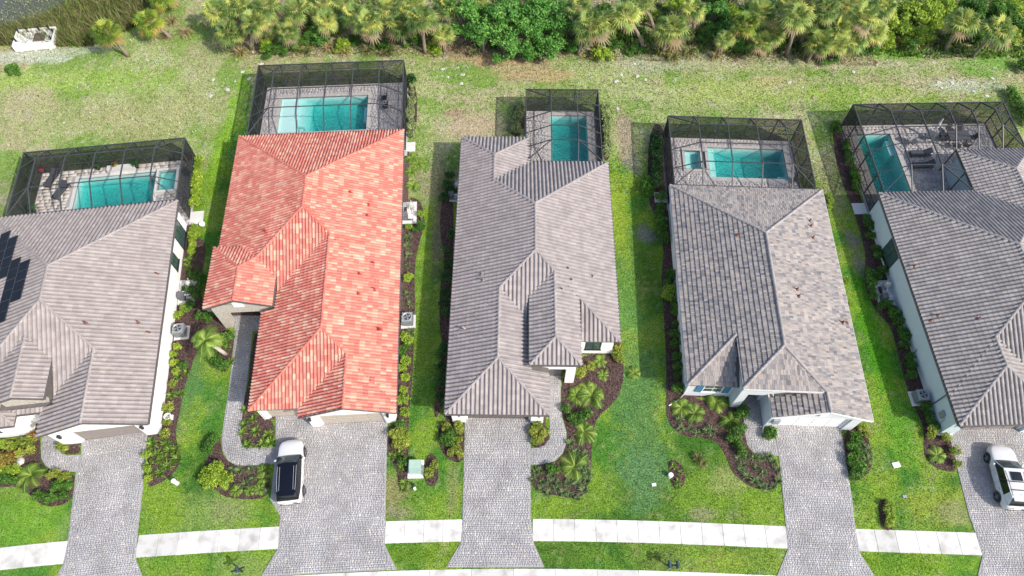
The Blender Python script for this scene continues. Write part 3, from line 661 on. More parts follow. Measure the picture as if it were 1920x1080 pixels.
# --- H1: taupe roof with solar panels
h1 = house('H1', 'tile_roof_house', 'white house at the left edge with taupe tile roof carrying dark solar panels')
A = Plane('R', 0, E0, [[(0,2),(0,20.3),(-7.65,12.65),(-7.65,9.65)], [(0,.1),(0,2),(-3.9,5.9),(-3.9,.1)]])
B = Plane('L', -15.3, E0, [[(-15.3,2),(-15.3,20.3),(-7.65,12.65),(-7.65,9.65)], [(-15.3,1.2),(-12.45,4.05),(-12.45,4.85),(-15.3,2)]])
C = Plane('F', 2.0, E0, [[(0,2),(-15.3,2),(-7.65,9.65)]]); D = Plane('B', 20.3, E0, [[(0,20.3),(-15.3,20.3),(-7.65,12.65)]])
G = Plane('L', -7.8, E0, [[(-7.8,.1),(-3.9,.1),(-3.9,5.9),(-7.8,5.9)]])
T1 = Plane('L', -10.6, 4.4, [[(-10.6,2.35),(-8.775,2.35),(-8.775,7.4),(-10.6,7.4)]]); T2 = Plane('R', -6.95, 4.4, [[(-6.95,2.35),(-8.775,2.35),(-8.775,7.4),(-6.95,7.4)]])
U1 = Plane('F', 1.2, E0, [[(-15.3,1.2),(-9.6,1.2),(-12.45,4.05)]]); U2 = Plane('R', -9.6, E0, [[(-9.6,1.2),(-12.45,4.05),(-12.45,4.9),(-9.6,4.9)]])
PL1 = [A, B, C, D, G, T1, T2, U1, U2]
r1_ = build_roof('H1', h1, PL1, [cap(A,(-7.65,9.65),(-7.65,12.65)), cap(A,(-7.65,12.65),(0,20.3)), cap(B,(-7.65,12.65),(-15.3,20.3)), cap(A,(-7.65,9.65),(-3.9,5.9)), cap(A,(-3.9,5.9),(-3.9,.1)), cap(B,(-7.65,9.65),(-12.45,4.85)), cap(T1,(-8.775,2.35),(-8.775,7.3)), cap(B,(-12.45,4.85),(-12.45,4.05)), cap(U1,(-12.45,4.05),(-9.6,1.2)), cap(U1,(-12.45,4.05),(-15.3,1.2))], TAUPE1, TAUPE1)
walls(h1, [(-14.95,-.33,2.4,19.9,-.05,3.02), (-7.45,-6.15,.4,2.39,-.05,3.05), (-1.3,-.33,.4,2.39,-.05,3.05), (-6.149,-1.301,.42,2.39,2.27,3.04), (-6.14,-1.31,2.0,2.38,-.05,2.3), (-14.95,-9.95,1.55,2.39,-.05,3.02)], M_WHITE)
gable(h1, -7.8, 0, .1, E0, M_WHITE); garage(h1, -6.0, -1.42, .62, 2.25, M_DOOR_TP, M_TRIM); lantern(h1, -6.75, .4, 2.0); lantern(h1, -.85, .4, 2.0)
walls(h1, [(-10.3,-7.25,2.62,2.9,3.2,4.42), (-10.3,-9.8,2.62,3.2,0,3.2), (-7.75,-7.25,2.62,3.2,0,3.2)], M_STONE, 'stone_wall'); gable(h1, -10.6, -6.95, 2.35, 4.4, M_STONE)
window(h1, 'R', 18.1, 1.9, (1.15, 2.2), -.33, M_BLACK, (2, 1)); window(h1, 'R', 15.1, 1.2, (1.5, 1.5), -.33, M_BLACK, (1, 2)); window(h1, 'F', -12.4, 1.9, (1.6, 1.5), 1.55, M_TRIM, (2, 2))
MB().box(-9.2,-8.2,3.9,3.96,.05,2.3).build('front_door', M_ENTRY, h1)
vents(r1_, PL1, [(294,513,'pipe'),(160,606,'goose'),(258,603,'pipe'),(278,623,'pipe')], M_RUST, 'H1')
M_PV = plain('solar_glass', (.006, .008, .02), .3, .25, 2, spec=.08)
O_, S_, T_, N_ = B.frame()
for (y1_, y0_, t0, t1) in ((17.9, 12.1, 1.86, 2.93), (17.0, 13.1, 2.97, 4.02), (14.5, 8.75, 4.06, 5.13), (13.9, 10.3, 5.17, 6.30), (16.4, 8.8, .78, 1.82)):
    nrow = round((y1_-y0_)/1.9); ln = (y1_-y0_)/nrow
    for k in range(nrow):
        p0 = O_+S_*(-y1_+k*ln)+T_*t0+N_*.17; u_ = S_*(ln-.03); v_ = T_*(t1-t0-.02); q = [p0, p0+u_, p0+u_+v_, p0+v_]; sp = MB()
        sp.add(q+[v-N_*.04 for v in q], [(0,1,2,3),(0,4,5,1),(1,5,6,2),(2,6,7,3),(3,7,4,0)]); sp = sp.build('solar_panel', M_PV, h1)
        fr_ = MB()
        for a, b in ((q[0], q[1]), (q[1], q[2]), (q[2], q[3]), (q[3], q[0]), (p0+u_*.5, p0+u_*.5+v_)): fr_.beam(a+N_*.006, b+N_*.006, .02, .02)
        fr_.build('frame', plain('panel_frame', (.05, .055, .07), .4), sp)

# --- H2: coral roof
h2 = house('H2', 'tile_roof_house', 'white house with the coral red and cream tile roof')
A = Plane('R', 0, E0, [[(0,9.2),(0,27.25),(-7.5,19.75),(-7.5,16.7)], [(0,.7),(0,9.2),(-5.375,14.575),(-5.375,6.075)], [(0,-.05),(0,.7),(-3.55,4.25),(-3.55,-.05)]])
B = Plane('L', -15, E0, [[(-15,9.2),(-15,27.25),(-7.5,19.75),(-7.5,16.7)]]); C = Plane('B', 27.25, E0, [[(0,27.25),(-15,27.25),(-7.5,19.75)]]); D = Plane('F', 9.2, E0, [[(0,9.2),(-15,9.2),(-7.5,16.7)]])
G = Plane('L', -10.75, E0, [[(-10.75,.7),(-5.375,6.075),(-5.375,14.575),(-10.75,14.575)]]); Gf = Plane('F', .7, E0, [[(-10.75,.7),(0,.7),(-5.375,6.075)]])
K = Plane('L', -7.1, E0, [[(-7.1,-.05),(-3.55,-.05),(-3.55,4.25),(-7.1,4.25)]])
T1 = Plane('L', -15, 3.9, [[(-15,8.85),(-12.35,8.85),(-12.35,11.85),(-15,14.5)]]); T2 = Plane('R', -9.7, 3.9, [[(-9.7,8.85),(-9.7,14.5),(-12.35,11.85),(-12.35,8.85)]]); T3 = Plane('B', 14.5, 3.9, [[(-15,14.5),(-9.7,14.5),(-12.35,11.85)]])
PL2 = [A, B, C, D, G, Gf, K, T1, T2, T3]
r2_ = build_roof('H2', h2, PL2, [cap(A,(-7.5,16.7),(-7.5,19.75)), cap(A,(-7.5,19.75),(0,27.25)), cap(B,(-7.5,19.75),(-15,27.25)), cap(A,(-7.5,16.7),(-5.375,14.575)), cap(A,(-5.375,14.575),(-5.375,6.075)), cap(A,(-5.375,6.075),(-3.55,4.25)), cap(A,(-3.55,4.25),(-3.55,-.05)), cap(B,(-7.5,16.7),(-11.6,12.6)), cap(Gf,(-5.375,6.075),(-10.75,.7)), cap(T1,(-12.35,8.85),(-12.35,11.85)), cap(T1,(-12.35,11.85),(-15,14.5)), cap(T2,(-12.35,11.85),(-11.0,13.2))], CORAL, CAP_C, size=(.26, .42))
walls(h2, [(-14.65,-.35,11.2,26.9,-.05,3.02), (-10.4,-.35,4.0,11.19,-.05,3.02), (-6.75,-6.05,.25,3.99,-.05,3.05), (-1.1,-.35,.25,3.99,-.05,3.05), (-6.049,-1.101,.27,.6,2.27,3.04), (-10.4,-10.15,1.05,3.99,-.05,3.02), (-7.45,-6.751,1.05,3.99,-.05,3.02), (-10.149,-7.451,1.07,1.4,2.25,3.0)], M_WHITE)
gable(h2, -7.1, 0, -.05, E0, M_WHITE); garage(h2, -5.9, -1.24, .45, 2.25, M_DOOR_BG, M_TRIM); garage(h2, -10.0, -7.6, 1.22, 2.23, M_DOOR_BG, M_TRIM); lantern(h2, -6.5, .25, 2.0); lantern(h2, -.75, .25, 2.0)
walls(h2, [(-14.65,-10.05,9.15,9.45,2.6,3.95), (-14.65,-14.05,9.15,10.0,-.05,2.6), (-11.1,-10.41,9.15,10.0,-.05,2.6)], M_STONE, 'stone_wall'); gable(h2, -15, -9.7, 8.85, 3.9, M_STONE)
xw = MB(); xw.box(-12.75,-11.95,9.05,9.13,3.6,4.25); xw.build('gable_window', M_TRIM, h2)
MB().box(-12.9,-11.8,11.1,11.18,.05,2.4).build('front_door', M_ENTRY, h2)
downspout(h2, [(-10.7,.75,2.85),(-10.44,1.0,2.6),(-10.44,1.0,.1)], M_LGUTTER)
vents(r2_, PL2, [(658,361,'pipe'),(691,384,'pipe'),(689,404,'pipe'),(498,433,'pipe'),(700,493,'pipe'),(674,513,'pipe'),(702,542,'pipe'),(672,550,'pipe'),(710,617,'goose')], plain('red_vent', s2l((170,62,50)), .6, .2), 'H2')

# --- H3: taupe striped roof, middle lot
h3 = house('H3', 'tile_roof_house', 'white house on the middle lot with taupe tile roof and dark brown garage door')
xl, xr = -6.8, 6.37
A = Plane('L', xl, E0, [[(xl,0),(-2.99,3.81),(-2.99,9.76),(xl,5.95)], [(xl,5.95),(-.215,12.535),(-.215,17.045),(xl,23.63)], [(xl,23.63),(-3.705,20.535),(-3.705,23.355),(xl,26.45)]])
B = Plane('R', xr, E0, [[(xr,5.95),(xr,23.63),(-.215,17.045),(-.215,12.535)], [(3.2,3.4),(3.2,9.12),(1.28,11.04),(1.28,5.32)]])
C = Plane('F', 5.95, E0, [[(xr,5.95),(-.215,12.535),(xl,5.95)]]); D = Plane('B', 23.63, E0, [[(xr,23.63),(xl,23.63),(-.215,17.045)]])
Gf = Plane('F', 0, E0, [[(xl,0),(.82,0),(-2.99,3.81)]]); Gr = Plane('R', .82, E0, [[(.82,0),(.82,9.76),(-2.99,9.76),(-2.99,3.81)]])
zE = E0+PITCH*3.17
Ef = Plane('F', 3.4, zE, [[(-.64,3.4),(3.2,3.4),(1.28,5.32)]]); El = Plane('L', -.64, zE, [[(-.64,3.4),(1.28,5.32),(1.28,11.04),(-.64,11.04)]])
Wb = Plane('B', 26.45, E0, [[(xl,26.45),(-.61,26.45),(-3.705,23.355)]]); Wr = Plane('R', -.61, E0, [[(-.61,26.45),(-3.705,23.355),(-3.705,20.535),(-.61,20.5)]])
PL3 = [A, B, C, D, Gf, Gr, Ef, El, Wb, Wr]
r3_ = build_roof('H3', h3, PL3, [cap(A,(-.215,12.535),(-.215,17.045)), cap(B,(-.215,12.535),(1.28,11.04)), cap(B,(1.28,11.04),(1.28,5.32)), cap(Ef,(1.28,5.32),(-.64,3.4)), cap(Ef,(1.28,5.32),(3.2,3.4)), cap(B,(3.2,9.12),(xr,5.95)), cap(A,(-.215,12.535),(-2.99,9.76)), cap(A,(-2.99,9.76),(-2.99,3.81)), cap(A,(-2.99,3.81),(xl,0)), cap(Gf,(-2.99,3.81),(.82,0)), cap(B,(-.215,17.045),(xr,23.63)), cap(A,(-.215,17.045),(-3.705,20.535)), cap(A,(-3.705,20.535),(-3.705,23.355)), cap(A,(-3.705,23.355),(xl,26.45)), cap(Wb,(-3.705,23.355),(-.61,26.45))], TAUPE, CAP_T)
walls(h3, [(-6.45,6.02,6.31,23.28,-.05,3.02), (-6.45,-5.45,.38,6.3,-.05,3.02), (-.48,.47,.38,6.3,-.05,3.02), (-5.449,-.481,.4,.75,2.27,3.0), (-6.45,-.96,23.281,26.1,-.05,3.02), (-.3,.95,3.72,4.0,2.7,4.3), (2.2,2.9,3.72,4.0,-.05,4.3), (.951,2.199,3.73,4.0,2.7,4.3), (2.6,2.9,4.001,6.3,-.05,4.3), (-.3,.0,3.72,6.3,3.03,4.28)], M_WHITE)
garage(h3, -5.3, -.63, .72, 2.25, M_DOOR_BR, M_TRIM); lantern(h3, -5.85, .38, 2.1); lantern(h3, 0.1, .38, 2.1)
window(h3, 'F', 4.45, 1.25, (1.55, 1.5), 6.31, M_BLACK, (2, 3))
MB().box(.6, 2.1, 6.2, 6.29, .05, 2.4).build('front_door', M_ENTRY, h3); MB().box(.75, 1.95, 4.3, 4.34, .06, 2.2).build('entry_gate', plain('dark_gate', (.1,.1,.105), .5), h3)
MB().add([(-.62,6.5,3.85),(.1,6.5,3.85),(.1,9.9,3.95),(-.62,9.9,3.95)], [(0,1,2,3)]).build('roof_flashing', plain('blue_grey_flashing', (.36,.45,.52), .4, .1), h3)
downspout(h3, [(-6.9,1.2,2.85),(-6.6,1.2,2.6),(-6.55,1.2,.2),(-7.0,.9,.1)], M_LGUTTER)
vents(r3_, PL3, [(904,513,'pipe'),(906,525,'pipe'),(865,615,'goose'),(1067,503,'pipe'),(1073,524,'pipe'),(1112,518,'pipe'),(1055,542,'pipe')], plain('taupe_vent', s2l((150,140,138)), .7, .15), 'H3')

# --- H4: flat mixed slate roof
h4 = house('H4', 'tile_roof_house', 'pale grey house with flat mottled grey slate-look roof and blue shutters')
A = Plane('L', -13.2, E0, [[(-13.2,2.3),(-13.2,21),(-6.6,14.4),(-6.6,8.9)], [(-9.6,1.55),(-9.6,5.9),(-6.6,8.9),(-6.6,4.55)]])
B = Plane('R', 0, E0, [[(0,2.3),(0,21),(-6.6,14.4),(-6.6,8.9)], [(-3.6,1.55),(-3.6,5.9),(-6.6,8.9),(-6.6,4.55)], [(0,0),(0,2.3),(-3.6,5.9),(-3.6,0)]])
C = Plane('F', 2.3, E0, [[(0,2.3),(-13.2,2.3),(-6.6,8.9)]]); D = Plane('B', 21, E0, [[(0,21),(-13.2,21),(-6.6,14.4)]])
zE4 = E0+PITCH*3.6
Ef = Plane('F', 1.55, zE4, [[(-9.6,1.55),(-3.6,1.55),(-6.6,4.55)]]); Gl = Plane('L', -7.2, E0, [[(-7.2,0),(-3.6,0),(-3.6,3),(-7.2,3)]])
PL4 = [A, B, C, D, Ef, Gl]
r4_ = build_roof('H4', h4, PL4, [cap(A,(-6.6,4.55),(-6.6,14.4)), cap(A,(-6.6,14.4),(-13.2,21)), cap(B,(-6.6,14.4),(0,21)), cap(Ef,(-6.6,4.55),(-9.6,1.55)), cap(Ef,(-6.6,4.55),(-3.6,1.55)), cap(B,(-3.6,1.5),(-3.6,0)), cap(A,(-9.6,5.9),(-13.2,2.3))], SLATE, tinted('slate_ridge', [(0, s2l((142,136,136))), (1, s2l((162,154,150)))]), flat=True, gutter_mat=M_LGUTTER)
walls(h4, [(-12.85,-.35,4.2,20.65,-.05,3.02), (-12.85,-9.35,2.65,4.19,-.05,3.02), (-7.0,-6.15,.3,4.19,-.05,3.05), (-1.1,-.35,.3,4.19,-.05,3.05), (-6.149,-1.101,.32,.7,2.32,3.04), (-9.349,-8.7,1.8,2.3,-.05,4.4), (-8.699,-7.21,1.82,2.2,2.7,4.4), (-7.209,-3.85,1.82,2.2,3.0,4.4), (-9.349,-9.0,2.301,4.19,-.05,4.4), (-7.2,-7.001,2.5,4.19,-.05,3.0)], M_GREYW)
gable(h4, -7.2, 0, 0, E0, M_GREYW, gm=M_TRIM); garage(h4, -6.0, -1.25, .5, 2.3, M_DOOR_W, M_TRIM); MB().box(-3.85,-3.35,.2,.29,2.95,3.6).build('gable_vent', M_TRIM, h4)
window(h4, 'F', -10.95, 1.5, (1.65, 1.4), 2.65, M_TRIM, (2, 2))
for cx_ in (-12.0, -9.9): MB().box(cx_-.24, cx_+.24, 2.58, 2.645, .95, 2.35).build('shutter', M_BLUE, h4)
MB().box(-8.6,-7.5,4.1,4.18,.05,2.4).build('front_door', M_ENTRY, h4)
downspout(h4, [(-13.05,2.5,2.85),(-12.95,2.6,2.5),(-12.95,2.55,.25),(-13.3,2.2,.1),(-14.1,1.7,.08)], M_TRIM); downspout(h4, [(-7.15,.1,2.85),(-7.05,.25,2.5),(-7.05,.25,.3),(-7.1,-.2,.1),(-6.5,-.45,.08)], M_TRIM)
MB().box(-6.75,-6.25,.12,.28,1.2,1.9).build('meter_box', M_GREYMET, h4)
vents(r4_, PL4, [(1383,440,'pipe'),(1519,413,'pipe'),(1521,423,'pipe'),(1525,445,'pipe'),(1495,542,'pipe'),(1498,555,'pipe'),(1580,604,'goose')], M_RUST, 'H4')

# --- H5: grey barrel roof at right edge
h5 = house('H5', 'tile_roof_house', 'pale blue-grey house at the right edge with grey barrel tile roof')
A = Plane('L', 0, E0, [[(0,2.4),(0,21.05),(7.5,13.55),(7.5,9.9)], [(0,.1),(3.9,4.0),(3.9,6.3),(0,2.4)]])
B = Plane('R', 15, E0, [[(15,2.4),(15,21.05),(7.5,13.55),(7.5,9.9)], [(15,21.05),(15,25.7),(11.7,22.4),(11.7,17.75)]])
C = Plane('F', 2.4, E0, [[(0,2.4),(15,2.4),(7.5,9.9)]]); D = Plane('B', 21.05, E0, [[(0,21.05),(15,21.05),(7.5,13.55)]])
Gf = Plane('F', .1, E0, [[(0,.1),(7.8,.1),(3.9,4)]]); Gr = Plane('R', 7.8, E0, [[(7.8,.1),(3.9,4),(3.9,6.3),(7.8,6.3)]])
Wl = Plane('L', 8.4, E0, [[(8.4,25.7),(11.7,22.4),(11.7,17.75),(8.4,17.75)]]); Wb = Plane('B', 25.7, E0, [[(8.4,25.7),(15,25.7),(11.7,22.4)]])
PL5 = [A, B, C, D, Gf, Gr, Wl, Wb]
r5_ = build_roof('H5', h5, PL5, [cap(A,(7.5,9.9),(7.5,13.55)), cap(A,(7.5,13.55),(0,21.05)), cap(B,(7.5,13.55),(11.7,17.75)), cap(A,(7.5,9.9),(3.9,6.3)), cap(B,(7.5,9.9),(15,2.4)), cap(A,(3.9,6.3),(3.9,4)), cap(A,(3.9,4),(0,.1)), cap(Gf,(3.9,4),(7.8,.1)), cap(Wl,(11.7,17.75),(11.7,22.4)), cap(Wl,(11.7,22.4),(8.4,25.7)), cap(Wb,(11.7,22.4),(15,25.7))], GREY5, GREY5)
M_H5 = plain('blue_grey_stucco', (.52, .60, .62), .85, .03, 1.5, bump=.15, bscale=60)
walls(h5, [(.12,14.65,2.75,20.7,-.05,3.02), (.12,1.25,.42,2.749,-.05,3.02), (6.3,7.45,.42,2.749,-.05,3.02), (1.251,6.299,.44,.8,2.27,3.0), (8.75,14.65,20.701,25.35,-.05,3.02)], M_H5)
garage(h5, 1.4, 6.15, .75, 2.25, M_DOOR_TP, M_TRIM); lantern(h5, .75, .42, 2.1)
MB().box(.02,.12,.4,2.9,-.04,.03).build('wall_base', M_CONC, h5); MB().box(.0,1.2,.30,.415,.0,.06).build('wall_foot', M_TRIM, h5)
window(h5, 'L', 15.7, 2.0, (1.5, 1.9), .12, M_BLACK, (2, 1)); downspout(h5, [(.0,2.6,2.85),(.05,2.6,2.6),(.06,2.6,.2)], M_FASCIA)
MB().box(-.02,.11,1.3,1.75,1.0,1.7).build('meter_box', M_GREYMET, h5); MB().tube([(.04,1.05,.1),(.04,1.05,1.3),(.06,1.3,1.45)], .03, 6).build('conduit', M_GREYMET, h5); MB().tube([(.04,7.0,.1),(.04,7.0,.9),(-.04,7.1,1.0)], .03, 6).build('hose_pipe', M_BLACK, h5)
vents(r5_, PL5, [(1716,497,'pipe'),(1760,590,'pipe'),(1746,600,'pipe'),(1835,597,'pipe')], M_RUST, 'H5')

# ------------------------------------------------------------------ pool yards
def deck(hname, ext, holes, mat_, sx, sy, label_base):
    x0, x1, y0, y1 = ext; x0 -= .15; x1 += .15; y1 += .15; y0 -= .6
    xs_ = sorted({x0, x1, *[h[0] for h in holes], *[h[1] for h in holes]}); ys_ = sorted({y0, y1, *[h[2] for h in holes], *[h[3] for h in holes]})
    mb = MB(); (ox, oy), a = HOUSES[hname]
    for i in range(len(xs_)-1):
        for j in range(len(ys_)-1):
            cx_, cy_ = (xs_[i]+xs_[i+1])/2, (ys_[j]+ys_[j+1])/2
            if any(h[0] < cx_ < h[1] and h[2] < cy_ < h[3] for h in holes): continue
            mb.box(xs_[i], xs_[i+1], ys_[j], ys_[j+1], -.1, .05)
    o = mb.build('pool_deck', M_JOINTD); o.location = (ox, oy, 0); o.rotation_euler = (0, 0, R(a)); struct(o)
    pavers(o, rect(x0, x1, y0, y1), 0.0, sx, sy, .058, mat_, gap=.012, holes=[rect(h[0]-.3, h[1]+.3, h[2]-.3, h[3]+.3) for h in holes], name='paver_field')
    return o
def pool(hname, x0, x1, y0, y1, label, depth=1.5, name='swimming_pool', cat='swimming pool', rise=0.0, cop=M_COPING, steps=(), cw=.3):
    (ox, oy), a = HOUSES[hname]; t = thing(name, label, cat, (ox, oy, 0), R(a))
    zt = .065+rise
    for b in ((x0-cw, x1+cw, y0-cw, y0), (x0-cw, x1+cw, y1, y1+cw), (x0-cw, x0, y0, y1), (x1, x1+cw, y0, y1)): MB().box(*b, -.06, zt).build('coping', cop, t)
    bz = -depth
    MB().add([(x0,y0,bz),(x1,y0,bz),(x1,y1,bz),(x0,y1,bz),(x0,y0,zt-.02),(x1,y0,zt-.02),(x1,y1,zt-.02),(x0,y1,zt-.02)], [(0,1,2,3),(0,4,5,1),(1,5,6,2),(2,6,7,3),(3,7,4,0)]).build('basin', M_PLASTER, t)
    for sx0, sx1, sy0, sy1, zz in steps: MB().box(sx0, sx1, sy0, sy1, bz+.01, zz).build('step', M_PLASTER, t)
    nx_, ny_ = 24, 24; V = []; F = []
    MB().box(x0+.004, x1-.004, y0+.004, y1-.004, bz+.004, zt-.12).build('water', M_WATER, t)
    return t
POOLS = {'H1': [(-10.85,-3.75,22.3,26.4), (-3.35,-1.75,23.85,26.2)], 'H2': [(-12.75,-4.1,30.2,34.8)], 'H3': [(1.5,5.05,24.8,32.0)], 'H4': [(-8.6,-1.4,24.45,28.05), (-10.85,-9.4,25.25,27.5)], 'H5': [(1.75,5.0,22.5,30.4)]}
for h, m_, sx, sy in (('H1', PAVER_W, .6, .4), ('H2', PAVER_D, .3, .2), ('H3', PAVER_D, .3, .2), ('H4', PAVER_D, .3, .2), ('H5', PAVER_D, .4, .3)):
    deck(h, CAGES[h], POOLS[h], m_, sx, sy, '')
M_WCOP = plain('white_coping', (.62, .60, .57), .7, .06, 3)
pool('H1', *POOLS['H1'][0], 'rectangular teal pool behind the house with solar panels', cop=M_WCOP)
pool('H1', *POOLS['H1'][1], 'small raised square spa beside the pool of the solar-panel house', .6, 'spa', 'spa', .3, M_WCOP, cw=.22)
pool('H2', *POOLS['H2'][0], 'teal pool with pale sun shelf behind the coral-roofed house', steps=[(-12.74,-11.0,30.21,34.79,-.28), (-10.99,-10.4,31.4,34.79,-.5), (-12.74,-10.4,30.21,31.0,-.42), (-10.39,-9.9,30.9,34.79,-.8), (-4.5,-4.11,31.6,33.6,-.45)])
pool('H3', *POOLS['H3'][0], 'narrow teal pool behind the middle house, running away from the street', steps=[(1.51,5.04,24.81,25.4,-.4)])
pool('H4', *POOLS['H4'][0], 'turquoise pool behind the pale grey slate-roofed house', steps=[(-8.59,-7.9,24.46,28.04,-.5), (-2.2,-1.41,24.46,25.1,-.45)])
pool('H4', *POOLS['H4'][1], 'square turquoise spa beside the pool behind the slate-roofed house', .6, 'spa', 'spa', .12, steps=[(-10.84,-10.3,25.26,27.49,-.3)], cw=.25)
sp_ = thing('spillway', 'dark tiled spillway between the square spa and the turquoise pool', 'spillway', (*HOUSES['H4'][0], 0), R(HOUSES['H4'][1]))
MB().box(-9.14,-8.91,25.4,27.4,.07,.16).build('tile_band', plain('dark_tile', (.05,.06,.08), .2), sp_); MB().box(-9.14,-8.91,25.2,25.39,.07,.2).build('pier', M_COPING, sp_)
pool('H5', *POOLS['H5'][0], 'teal pool with white steps beside patio furniture at the right edge', steps=[(2.9,4.99,22.51,23.1,-.2), (2.9,4.99,23.11,23.5,-.45), (2.9,4.99,23.51,23.9,-.7), (4.55,4.99,28.0,29.8,-.35)])

def cage(hname, xs_, ys_, label, mask=None, hw=3.0, rise=1.1, open_front=True):
    (ox, oy), a = HOUSES[hname]; t = thing('pool_cage', label, 'pool cage', (ox, oy, 0), R(a)); nx_, ny_ = len(xs_), len(ys_)
    cell = lambda i, j: 0 <= i < nx_-1 and 0 <= j < ny_-1 and (mask is None or mask(xs_[i], xs_[i+1], ys_[j], ys_[j+1]))
    def bnd(i, j):
        cs = [cell(i-1, j-1), cell(i, j-1), cell(i-1, j), cell(i, j)]; return any(cs) and not all(cs)
    def nd(i, j): return (xs_[i], ys_[j], hw if bnd(i, j) else hw+rise)
    used = lambda i, j: any([cell(i-1, j-1), cell(i, j-1), cell(i-1, j), cell(i, j)])
    def bm(p, q, w_=.085, h_=.13, nm='beam'): MB().beam(p, q, w_, h_).build(nm, M_BRONZE, t)
    for i in range(nx_):
        for j in range(ny_):
            if i < nx_-1 and (cell(i, j) or cell(i, j-1)): bm(nd(i, j), nd(i+1, j), .08 if bnd(i, j) and bnd(i+1, j) else .05, .09)
            if j < ny_-1 and (cell(i, j) or cell(i-1, j)): bm(nd(i, j), nd(i, j+1), .08, .12)
    for i in range(nx_-1):
        for j in range(ny_-1):
            if not cell(i, j): continue
            q = [nd(i, j), nd(i+1, j), nd(i+1, j+1), nd(i, j+1)]; hi = [k for k in range(4) if q[k][2] > hw+.1]
            sc = MB()
            if len(hi) == 1:
                k = hi[0]; o = (k+2) % 4; sc.add(q, [(k, (k+1) % 4, o), (k, o, (k+3) % 4)]); bm(q[k], q[o], .06, .1, 'hip_beam')
            elif len(hi) == 3:
                k = [m for m in range(4) if m not in hi][0]; sc.add(q, [(k, (k+1) % 4, (k+2) % 4), (k, (k+2) % 4, (k+3) % 4)])
            else: sc.add(q, [(0,1,2,3)])
            sc.build('roof_screen', M_SCREEN, t)
            if len(hi) == 2 and (i == 0 or i == nx_-2) and j in (0, ny_-2):
                lo = [k for k in range(4) if k not in hi]
                k = lo[0]; bm(q[k], q[(k+2) % 4], .045, .08, 'brace')
    # side walls
    def wall(p, q, back):
        sc = MB().add([(*p[:2], .06), (*q[:2], .06), q, p], [(0,1,2,3)]); sc.build('wall_screen', M_WSCREEN, t)
        bm((p[0], p[1], 1.0), (q[0], q[1], 1.0), .05, .06, 'rail'); bm((p[0], p[1], .12), (q[0], q[1], .12), .05, .1, 'sill_rail')
        if back == 'brace': bm((p[0], p[1], .1), q, .035, .04, 'brace')
    for i in range(nx_):
        for j in range(ny_):
            if i < nx_-1 and cell(i, j) != cell(i, j-1) and not (cell(i, j) and not cell(i, j-1)): wall(nd(i, j), nd(i+1, j), 'brace' if i in (0, nx_-2) else '')
            if j < ny_-1 and cell(i, j) != cell(i-1, j) and (ys_[j] > ys_[0]-.01) and not (mask is not None and 0 < i < nx_-1): wall(nd(i, j), nd(i, j+1), '')
            if used(i, j) and bnd(i, j) and j > 0: MB().box(xs_[i]-.045, xs_[i]+.045, ys_[j]-.05, ys_[j]+.05, .05, hw).build('post', M_BRONZE, t)
    MB().box(xs_[0]-.06, xs_[0]+.06, ys_[0], ys_[-1], .0, .1).box(xs_[-1]-.06, xs_[-1]+.06, ys_[0], ys_[-1], .0, .1).box(xs_[0]+.061, xs_[-1]-.061, ys_[-1]-.06, ys_[-1]+.06, .0, .1).build('kerb', M_COPING, t)
    return t
def lin(a, b, n): return [a+(b-a)*k/n for k in range(n+1)]
cage('H1', [-14.3]+lin(-12.3, -2.1, 4)+[-.12], [20.4]+lin(22.4, 25.6, 1)+[27.45], 'black screened pool cage behind the house with solar panels')
cage('H2', [-14.35]+lin(-12.3, -2.3, 4)+[-.2], [27.3]+lin(29.6, 34.3, 2)+[36.3], 'black screened pool cage behind the coral-roofed house')
cage('H3', [-.95]+lin(1.35, 3.75, 1)+[5.92], [23.7]+lin(25.3, 30.4, 3)+[32.5], 'narrow black screened pool cage behind the middle house')
cage('H4', [-12.8]+lin(-10.4, -2.6, 3)+[-.5], [21.05]+lin(22.9, 27.2, 2)+[29.1], 'black screened pool cage behind the slate-roofed house')
cage('H5', [.5]+lin(2.95, 8.35, 2)+[10.4, 12.6, 14.7], [21.1, 23.2, 25.75, 27.6, 29.5, 31.45], 'large black screened pool cage with patio furniture at the right edge', mask=lambda a, b, c, d: not (a >= 8.3 and d <= 25.8))
# corner of the next pool cage beyond the right edge
nb = [P(1905,140,3), P(1960,140,3), P(1990,215,3), P(1898,170,3)]
nbx, nby = P(1909,-138,3)
nc = thing('pool_cage', 'corner of a screened pool cage cut off by the right edge of the picture', 'pool cage', (nbx, nby, 0), R(8))
for p, q in (((0,0,3),(0,-9,3)), ((0,0,3),(9,0,3)), ((0,0,3),(2,-2,4.1)), ((2,-2,4.1),(2,-9,4.1)), ((2,-2,4.1),(9,-2,4.1)), ((0,-3,3),(2,-3,4.1)), ((0,-6,3),(2,-6,4.1)), ((4,0,3),(4,-2,4.1)), ((4,-2,4.1),(4,-9,4.1))): MB().beam(p, q, .09, .13).build('beam', M_BRONZE, nc)
for x, y in ((0,0),(0,-3),(0,-6),(0,-9),(4,0),(8,0)): MB().box(x-.045, x+.045, y-.045, y+.045, 0, 3).build('post', M_BRONZE, nc)
for q in ([(0,0,.05),(0,9,.05),(0,-9,3),(0,0,3)], [(0,0,.05),(9,0,.05),(9,0,3),(0,0,3)], [(0,0,3),(2,-2,4.1),(2,-9,4.1),(0,-9,3)], [(0,0,3),(9,0,3),(9,-2,4.1),(2,-2,4.1)], [(2,-2,4.1),(9,-2,4.1),(9,-9,4.1),(2,-9,4.1)]): MB().add(q, [(0,1,2,3)]).build('wall_screen', M_WSCREEN, nc)
